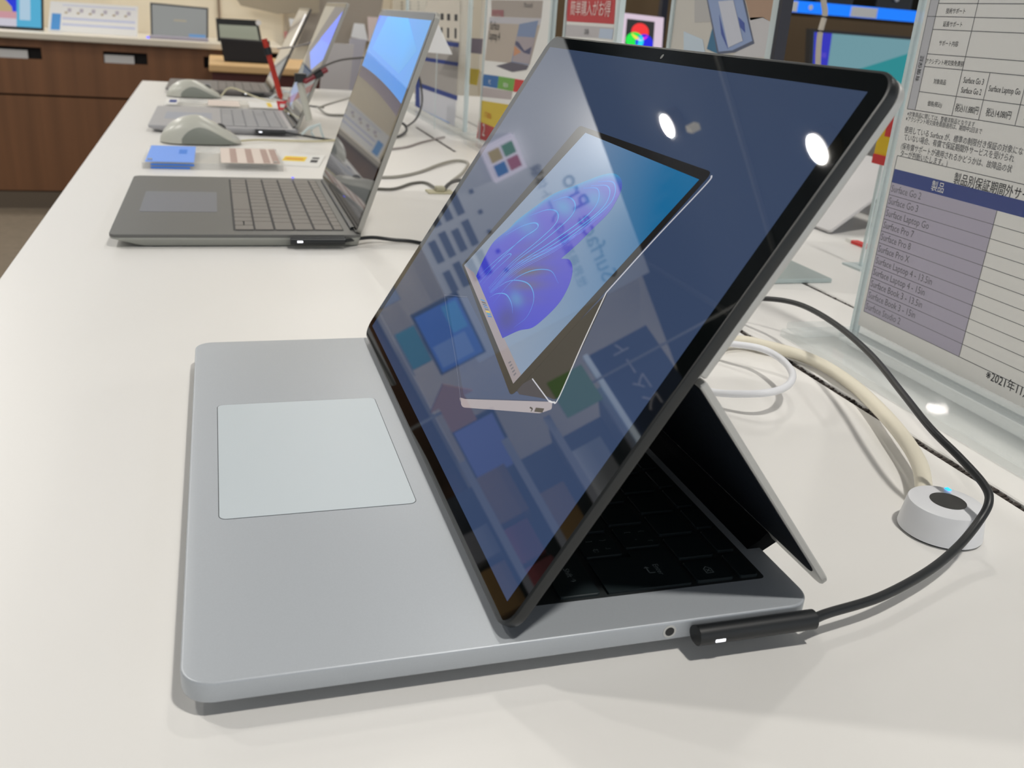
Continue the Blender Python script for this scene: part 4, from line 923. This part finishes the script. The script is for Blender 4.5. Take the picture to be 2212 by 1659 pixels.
t, F, Q = upright('laptop', 'laptop with a plain grey screen and blue corner banner on the counter', 'laptop', [(324, 5), (450, 17), (450, 88), (326, 79)], plain('pale_frame', (150, 150, 150)), .006)
qrect(F, Q, .008, .02, .992, .985, BLACKM, t, .0006, 'bezel')
qrect(F, Q, .03, .06, .97, .95, emis('grey_screen', (.23, .235, .225)), t, .0012, 'screen'); qrect(F, Q, .66, .06, .95, .17, emis('blue_tab', (.12, .25, .45)), t, .0016, 'banner')
obj('welcome_text', bm_prism([inq(Q, .40, .52), inq(Q, .62, .52), inq(Q, .62, .57), inq(Q, .40, .57)], .0012, .0016, F), emis('tan_text', (.32, .28, .2)), t)
b0 = F @ V((*Q[3], 0)); b1 = F @ V((*Q[2], 0))
obj('keyboard_base', bm_box((b0.x, 4.38, ztop), (b1.x, 4.495, ztop + .012)), plain('shell_lilac', (165, 160, 175)), t)
t, F, Q = upright('laptop', 'laptop with an olive grey screen on the counter behind the black speaker', 'laptop', [(466, 39), (557, 44), (567, 92), (470, 86)], BLACKM, .006)
qrect(F, Q, .06, .02, .94, .74, emis('olive_screen', (.24, .25, .19)), t, .0012, 'screen')
obj('webcam_cover', bm_cyl((*inq(Q, 1.0, .9), .001), .012, .01, F, n=16), WPL, t)
p_ = pl(320, 84, 1, 4.42); tag(obj('status_lamp', bm_cyl((p_.x, p_.y, ztop + .0002), .006, .006, n=12), MC['violet_led']), 'tiny glowing blue dot on the counter left of the grey screened laptop', 'light')
# second low counter with tan top
SCN = thing('low_counter', 'dark red wood unit with a light tan top in front of the wall counter', 'counter', (.3, 4.2, FZ))
lz = cp(470, 140, 4.15).z; lx = cp(452, 160, 3.65).x; rx = cp(760, 178, 3.65).x
zt2 = pl(452, 138, 1, 3.65).z; zb2 = pl(452, 155, 1, 3.65).z
obj('worktop', bm_box((lx, 3.65, zb2), (rx, 4.315, zt2), bev=.004), plain('tan_wood', (214, 176, 124), .5), SCN)
obj('body', bm_box((lx + .01, 3.67, FZ), (rx - .01, 4.31, zb2 - .001)), mat('dark_red_wood', lin((80, 34, 26)), .5), SCN)
bb = thing('speaker', 'black box shaped speaker standing on the tan topped unit', 'speaker', (pl(540, 120, 1, 3.9).x, 3.9, zt2))
P = [pl(*p, 1, 3.85) for p in ((475, 82), (583, 90), (583, 130), (484, 125))]
for p in P[2:]: p.z = zt2 + .0005
F = FR(P[3], P[2] - P[3], P[0] - P[3]); iv = F.inverted(); Qs = [iv @ p for p in P]
obj('cabinet', bm_prism([(p.x, p.y) for p in (Qs[3], Qs[2], Qs[1], Qs[0])], -.09, 0, F, bev=.004), mat('matte_black', (.012, .012, .014), .6), bb)
obj('grille', bm_prism([(Qs[3].x + .006, Qs[3].y + .006), (Qs[2].x - .006, Qs[2].y + .006), (Qs[1].x - .006, Qs[1].y - .006), (Qs[0].x + .006, Qs[0].y - .006)], 0, .002, F), mat('grille_black', (.018, .018, .022), .9), bb)
# white paper signs over the counter right part and wall pieces
def wallcard(label, pts, m, y=4.9, name='paper_sign', cat='sign'):
    P = [pl(*p, 1, y) for p in pts]; F = FR(P[0], (1, 0, 0), (0, 0, 1)); iv = F.inverted()
    pp_ = [((iv @ p).x, (iv @ p).y) for p in P][::-1]
    return tag(obj(name, bm_prism(pp_, -.004, 0, F), m), label, cat)
wallcard('white pointed paper sign hanging on the beige wall left of the stylus', [(624, 40), (654, 42), (634, 92)], BW)
wallcard('white trapezoid paper sign on the wall seen behind the slate laptop', [(765, 50), (787, 52), (795, 88), (758, 80)], BW)
wallcard('pink paper sign partly hidden by the slate laptop screen', [(794, 36), (822, 38), (820, 92), (796, 90)], plain('pink_paper', (238, 220, 216)))
wallcard('muted grey poster high on the wall above the black speaker', [(500, -20), (690, -20), (690, 28), (600, 30), (520, 12)], plain('olive_grey_poster', (170, 158, 138)))
wallcard('grey wall sheet behind the silver laptop screen', [(690, -20), (830, -20), (815, 90), (640, 100)], plain('mid_grey_sheet', (168, 158, 146)), y=4.95)
tr_ = pl(472, 0, 1, 4.99)
struct(obj('trim_9', bm_box((tr_.x - .006, 4.985, .12), (tr_.x + .006, 5.0, 1.6)), plain('groove_brown', (150, 130, 110))))
struct(obj('trim_10', bm_box((pl(612, 0, 1, 4.99).x, 4.985, .06), (pl(620, 0, 1, 4.99).x, 5.0, 1.6)), plain('pale_strip', (205, 192, 172))))
# white standing stand behind (centre)
ws = thing('white_pillar_stand', 'tall white display stand with an arched cut-out behind the slate laptop', 'stand', (.36, 2.9, FZ))
P = [pl(*p, 1, 2.75) for p in ((700, 92), (765, 96), (742, 300), (682, 300))]; F = FR(P[3], (1, 0, 0), (0, 0, 1)); iv = F.inverted()
obj('left_panel', bm_prism([((iv @ p).x, (iv @ p).y) for p in (P[3], P[2], P[1], P[0])], -.01, 0, F), plain('stand_white', (212, 208, 208)), ws)
P = [pl(*p, 1, 2.8) for p in ((757, 82), (792, 86), (765, 200), (735, 200))]; F = FR(P[3], (1, 0, 0), (0, 0, 1)); iv = F.inverted()
obj('right_panel', bm_prism([((iv @ p).x, (iv @ p).y) for p in (P[3], P[2], P[1], P[0])], -.01, 0, F), plain('stand_lilac', (196, 194, 204)), ws)
obj('leg_frame', bm_box((.30, 2.76, FZ), (.42, 2.82, pl(690, 290, 1, 2.75).z - .001)), plain('stand_white', (212, 208, 208)), ws)
# pegboard wall with black hooks right of the laptop
pb = thing('pegboard', 'cream pegboard with rows of black hooks behind the acrylic panel', 'pegboard', (1.1, 4.95, 0))
a = pl(845, 200, 1, 4.93); b = pl(1045, -60, 1, 4.93)
obj('board', bm_box((a.x, 4.93, -.25), (b.x, 4.97, b.z)), plain('pegboard_cream', (226, 216, 196)), pb)
bm = bmesh.new()
for i in range(9):
    for j in range(4):
        p = pl(868 + i * 18, 5 + j * 7, 1, 4.929); bm_box((p.x - .004, 4.927, p.z - .004), (p.x + .004, 4.93, p.z + .004), None, bm)
obj('holes', bm, plain('hole_grey', (160, 150, 135)), pb)['kind'] = 'stuff'
for i in range(6):
    for j, (yy0, hh) in enumerate(((28, 14), (60, 22))):
        p = pl(868 + i * 22, yy0 + i * 1.5, 1, 4.90); o = obj('hook', bm_box((p.x - .008, 4.90, p.z - hh * .0021), (p.x + .008, 4.9299, p.z), bev=.001), INK, pb)
# ================================================================== RIGHT BACKGROUND: monitors, shelf strip
def screen_set(name, label, pts, y, frame, face, fr_w=.012, cat='monitor', standz=FZ):
    t = thing(name, label, cat, pl(*pts[3], 1, y)); P = [pl(*p, 1, y) for p in pts]; F = FR(P[3], P[2] - P[3], P[0] - P[3]); iv = F.inverted(); Q = [((iv @ p).x, (iv @ p).y) for p in P]
    obj('housing', bm_prism([Q[3], Q[2], Q[1], Q[0]], -.03, 0, F), frame, t)
    qrect(F, Q, .02, .03, .98, .97, face, t, .0012, 'screen'); return t, F, Q
t, F, Q = screen_set('monitor', 'large monitor with a deep blue band and teal wave behind the warranty sign', [(1751, 62), (2120, 92), (2112, 300), (1742, 270)], 3.0, mat('monitor_black', (.03, .03, .035), .4), emis('teal_grey_screen', (.12, .26, .30)))
def qpoly(F, Q, uv, m, parent, h, name='picture'): return obj(name, bm_prism([inq(Q, u, v) for u, v in uv], h - .0004, h, F), m, parent)
qpoly(F, Q, [(.02, .03), (.98, .03), (.98, .95), (.60, .86), (.10, .50), (.02, .42)], emis('teal_screen', (.0, .20, .22)), t, .0018)
qpoly(F, Q, [(.02, .03), (.07, .03), (.118, .97), (.02, .97)], emis('deep_blue_screen', (.01, .01, .42)), t, .0024)
for v in (.72, .58, .40): qpoly(F, Q, [(.03, v), (.09, v), (.09, v + .05), (.03, v + .05)], emis('violet_screen', (.05, .03, .45)), t, .0028)
obj('stand', bm_box((F.translation.x + .3, 3.03, FZ), (F.translation.x + .36, 3.08, F.translation.z + .1)), DARKG, t)
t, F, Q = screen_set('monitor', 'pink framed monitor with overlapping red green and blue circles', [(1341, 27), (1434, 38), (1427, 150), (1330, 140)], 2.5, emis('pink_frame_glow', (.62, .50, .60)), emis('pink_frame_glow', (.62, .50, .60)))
qpoly(F, Q, [(.15, .05), (.79, .05), (.79, .90), (.15, .90)], emis('black_screen', (.008, .008, .008)), t, .0018)
def disc(cx, cy, r, m, h, ax=.82): qpoly(F, Q, [(cx + r * math.cos(a * math.pi / 12), cy + r * ax * math.sin(a * math.pi / 12)) for a in range(24)], m, t, h, 'colour_disc')
disc(.47, .68, .20, emis('red_disc', (.85, .02, .02)), .0022); disc(.36, .50, .20, emis('green_disc', (.0, .75, .05)), .0026); disc(.58, .48, .20, emis('blue_disc', (.0, .0, .75)), .0030)
def lens2(a, b, m, h, extra=None):
    P = []
    R = .20; ax = .82
    for k in range(48):
        th_ = k * math.pi / 24
        for rr in [R * (1 - i / 120) for i in range(120)]:
            u = a[0] + rr * math.cos(th_); v = a[1] + rr * ax * math.sin(th_)
            ok = all(math.hypot(u - c[0], (v - c[1]) / ax) <= R for c in ([b] + ([extra] if extra else [])))
            if ok: P.append((u, v)); break
    if len(P) < 3: return
    cx = sum(p[0] for p in P) / len(P); cy = sum(p[1] for p in P) / len(P); P.sort(key=lambda p: math.atan2(p[1] - cy, p[0] - cx))
    qpoly(F, Q, P, m, t, h, 'colour_overlap')
cr, cg, cb = (.47, .68), (.36, .50), (.58, .48)
lens2(cr, cg, emis('yellow_disc', (.9, .7, .05)), .0034); lens2(cr, cb, emis('magenta_disc', (.75, .0, .7)), .0036); lens2(cg, cb, emis('cyan_disc', (.0, .65, .8)), .0038); lens2(cr, cg, emis('white_disc', (.9, .88, .9)), .0042, cb)
obj('stand', bm_box((F.translation.x + .05, 2.53, FZ), (F.translation.x + .09, 2.56, F.translation.z + .05)), DARKG, t)
# shelf with blue price rail
sh = thing('wall_shelf', 'black shelf edge with a bright blue price rail high at the right', 'shelf', (3.4, 4.0, 0))
a, b = pl(1712, 0, 1, 3.6), pl(1712, 25, 1, 3.6); c = pl(2240, 62, 1, 3.6)
obj('rail', bm_box((a.x, 3.6, b.z - .002), (c.x + .8, 3.615, a.z - .0005)), mat('blue_rail', (.0, .18, .85), .4, e=(.0, .18, .95), es=.75), sh)
obj('board', bm_box((a.x - .03, 3.616, b.z), (c.x + .8, 4.2, b.z + .03)), BLACKM, sh)
obj('side_post', bm_box((a.x - .07, 3.60, FZ), (a.x - .032, 4.2, 1.3)), mat('post_black', (.02, .02, .025), .5), sh)
for (x0, x1) in ((1711, 1719), (1842, 1893)):
    p, r = pl(x0, 5, 1, 3.595), pl(x1, 30, 1, 3.595); obj('price_ticket', bm_box((p.x, 3.59, b.z), (r.x, 3.5995, a.z - .005)), BW, sh)
p = pl(1753, 16, 1, 3.59); obj('spot_sticker', bm_cyl((0, 0, 0), .011, .002, FR((p.x, 3.597, p.z), (1, 0, 0), (0, 0, 1)), n=20), BW, sh)
for i in range(3):
    x = a.x + .25 + i * .32; t = thing('boxed_gadget', ('black rounded gadget on the blue railed shelf, left one', 'black gadget with a silver knob on the blue railed shelf, middle one', 'black gadget at the right end of the blue railed shelf')[i], 'gadget', (x, 3.75, b.z + .03))
    obj('body', bm_box((x - .1, 3.65, b.z + .0305), (x + .1, 3.85, b.z + .16), bev=.012, seg=2), BLACKM, t); obj('knob', bm_cyl((0, 0, 0), .012, .012, FR((x, 3.65, b.z + .09), (1, 0, 0), (0, 0, 1)), n=16), SILVER_ED, t)
wallcard('small white spec card beside the teal monitor', [(1750, 74), (1770, 75), (1768, 150), (1748, 150)], plain('spec_card', (182, 178, 170)), y=4.975)
tag(obj('black_pole', bm_box((pl(1432, 0, 1, 3.4).x, 3.4, FZ), (pl(1445, 0, 1, 3.4).x, 3.43, CEIL)), mat('pole_navy', (.01, .012, .03), .5)), 'thin black pole beside the circle picture monitor', 'pole')

# ================================================================== BEHIND-LEFT: what the screens mirror
hs = thing('header_sign', 'backlit white wall header with grey lettering, seen mirrored in the large screen', 'sign', (-1.3, 4.88, 1.0))
obj('board', bm_box((-2.10, 4.86, .42), (-.30, 4.95, 1.63)), mat('header_white', (.5, .51, .52), .6, e=(.95, .98, 1), es=.35), hs)
HF = FR((0, 4.86, 0), (1, 0, 0), (0, 0, 1))
txt(HF, 'Surface Pro', -2.02, 1.33, .155, plain('header_ink', (70, 74, 84)), hs, h=.004); txt(HF, '世界最高峰のノート体験', -1.98, 1.18, .075, plain('header_ink', (70, 74, 84)), hs, h=.004)
lb = thing('logo_box', 'white square box sign with four coloured squares, seen mirrored in the large screen', 'sign', (-1.03, 4.83, 1.05))
obj('box', bm_box((-1.13, 4.79, .95), (-.93, 4.859, 1.15)), mat('logo_white', (.9, .85, .95), .5, e=(.9, .82, .95), es=.9), lb)
LFm = FR((-1.03, 4.79, 1.05), (1, 0, 0), (0, 0, 1))
for (u, v, c) in ((-1, 1, (.85, .10, .08)), (1, 1, (.12, .45, .06)), (-1, -1, (.0, .25, .75)), (1, -1, (.9, .6, .0))):
    rect(LFm, u * .042 - .034, v * .042 - .034, u * .042 + .034, v * .042 + .034, mat('logo_c%d%d' % (u, v), (.02, .02, .02), .5, e=c, es=.8), lb, h=.003, t=.003, name='coloured_square')
# calendar sheets and laptop pictures on the wall below
LR = []
for i in range(4):
    for j in range(4): LR.append((-1.62 + i * .20, .46 + j * .075, -1.48 + i * .20 + .02 * (j % 2), .505 + j * .075))
for i in range(6): LR.append((-1.66 + i * .13, .80, -1.635 + i * .13, .825))
rects(HF, LR, plain('slate_print', (112, 118, 134)), hs, h=.003, t=.003, name='product_prints')
t = thing('monitor', 'wide monitor with a bright blue screen left of the frame, seen mirrored', 'monitor', (-1.75, 4.6, ztop))
obj('housing', bm_box((-1.90, 4.52, .17), (-1.50, 4.55, .46)), BLACKM, t); obj('screen', bm_box((-1.885, 4.514, .185), (-1.515, 4.52, .445)), emis('bright_blue_screen', (.03, .16, .7), 1.), t); obj('screen_window', bm_box((-1.86, 4.511, .20), (-1.72, 4.5139, .40)), emis('pale_blue_screen', (.2, .35, .8), 1.), t); obj('screen_banner', bm_box((-1.70, 4.511, .34), (-1.53, 4.5139, .43)), emis('sky_screen', (.05, .4, .85), 1.), t); obj('foot', bm_box((-1.75, 4.53, ztop), (-1.65, 4.60, .169)), BLACKM, t)
t = thing('monitor', 'monitor with a pale violet screen farther left of the frame, seen mirrored', 'monitor', (-2.8, 4.6, ztop))
obj('housing', bm_box((-3.0, 4.62, .07), (-2.3, 4.65, .36)), BLACKM, t); obj('screen', bm_box((-2.98, 4.614, .08), (-2.32, 4.62, .34)), emis('violet_blue_screen', (.16, .2, .6), 1.1), t); obj('foot', bm_box((-2.8, 4.55, ztop), (-2.6, 4.70, .069)), BLACKM, t)
for i, (x, c) in enumerate(((-1.62, (.02, .25, .28)), (-1.22, (.3, .33, .4)))):
    t = thing('laptop', ('laptop with a teal screen beyond the left edge of the frame, seen mirrored', 'laptop with a pale grey screen beyond the left edge of the frame, seen mirrored')[i], 'laptop', (x, 4.5, ztop))
    obj('lid', bm_box((x - .14, 4.45, ztop + .01), (x + .10, 4.457, .165)), SILVER_ED, t); obj('screen', bm_box((x - .135, 4.447, ztop + .015), (x + .095, 4.45, .16)), emis('refl_screen_%d' % i, c), t); obj('base', bm_box((x - .14, 4.38, ztop), (x + .10, 4.446, ztop + .01)), SILVER_ED, t)
# dark pricing sign
# product shelves further left, facing right/near
PC = [(225, 228, 235), (60, 110, 190), (200, 80, 90), (230, 170, 80), (90, 150, 120), (200, 202, 215), (120, 130, 170), (240, 240, 240), (150, 210, 90)]
CNAME = ['pale grey', 'blue', 'red', 'orange', 'green', 'lilac grey', 'slate', 'white', 'lime']
PM = [plain('carton_%d' % i, tuple(int(.75 * v + .25 * (sum(c) / 3)) for v in c)) for i, c in enumerate(PC)]
gs = thing('product_shelving', 'tall shelving with carton rows left of the frame, seen mirrored in the large screen', 'shelf', (-4.2, 3.9, FZ))
dirv = V((.62, .785, 0)).normalized(); O = V((-3.6, 1.2, 0)); back = V((-dirv.y, dirv.x, 0))
GF = FR(O, dirv, (0, 0, 1)); 
if (GF.to_3x3() @ V((0, 0, 1))).x < 0: pass
def gb(u0, z0, u1, z1, d0, d1, name, m, par): return obj(name, bm_box((u0, z0, -d1), (u1, z1, -d0), GF), m, par)
gb(-.5, FZ, 2.85, .76, .35, .37, 'back_panel', plain('shelf_back', (120, 126, 140)), gs)
lev = [-.60, -.38, -.16, .06, .28, .50, .775]
for z in lev: gb(-.5, z - .02, 2.85, z, 0, .349, 'shelf_board', plain('shelf_grey', (175, 180, 190)), gs); gb(-.5, z - .035, 2.85, z + .0, -.006, -.001, 'price_rail', plain('rail_pale', (205, 210, 225)), gs)
ds = thing('price_header', 'dark blue header board with large pale lettering on top of the tall shelving, seen mirrored', 'sign', (-2.4, 2.9, .8))
obj('board', bm_box((1.7, .78, -.03), (3.02, 1.12, 0), GF), plain('dark_navy_board', (40, 56, 88)), ds)
txt(GF, '980', 2.34, .88, .14, plain('sign_pale', (225, 225, 235)), ds, h=.004); txt(GF, 'スマート', 2.62, .91, .10, plain('sign_pale', (225, 225, 235)), ds, h=.004)
obj('light_bar', bm_box((1.7, .776, .001), (3.02, .80, .03), GF), mat('bar_white', (.8, .85, .9), .5, e=(.7, .85, 1), es=1.2), ds)
ORD = ['first', 'second', 'third', 'fourth', 'fifth', 'sixth', 'seventh', 'eighth', 'ninth', 'tenth', 'eleventh', 'twelfth', 'thirteenth', 'fourteenth', 'fifteenth', 'sixteenth', 'seventeenth', 'eighteenth', 'nineteenth', 'twentieth', 'twenty-first', 'twenty-second', 'twenty-third', 'twenty-fourth']
bxm = {}
for z in lev[1:-1]:
    u = -.45; cn = 0; lv = ('lowest', 'second lowest', 'middle', 'second highest', 'topmost')[lev.index(z) - 1]
    while u < 2.55:
        ww = rnd.uniform(.13, .30); cn += 1; ci = rnd.randrange(len(PM)); hh = rnd.uniform(.11, .175); o = gb(u, z + .0005, u + ww, z + hh, .04 + rnd.uniform(0, .05), .3, 'carton', PM[ci], None)
        tag(o, '%s carton, %s from the left on the %s level of the tall shelving' % (CNAME[ci], ORD[cn - 1], lv), 'carton', 'cartons on the tall shelving'); u += ww + rnd.uniform(.01, .05)
hg = thing('hanging_sign', 'lime green promotional panel above the shelving end, seen mirrored', 'sign', (-1.68, 3.3, .6))
obj('panel', bm_box((2.78, .56, .03), (2.98, .745, .045), GF), plain('lime_panel', (150, 215, 90)), hg); obj('rod', bm_box((2.87, .745, .035), (2.88, CEIL, .04), GF), SILVER_ED, hg)
hg = thing('floor_sign', 'orange arrow panel on a thin post left of the frame, seen mirrored', 'sign', (-1.45, 3.2, FZ))
obj('panel', bm_prism([(-.10, .0), (.03, .0), (.03, -.04), (.12, .06), (.03, .16), (.03, .12), (-.10, .12)], 0, .012, FR((-1.44, 3.2, .06), (1, 0, 0), (0, 0, 1))), plain('orange_panel', (235, 165, 80)), hg); obj('post', bm_box((-1.445, 3.201, FZ), (-1.435, 3.21, .06)), SILVER_ED, hg)
for o in COL.objects:
    if '_loc' in o: del o['_loc']
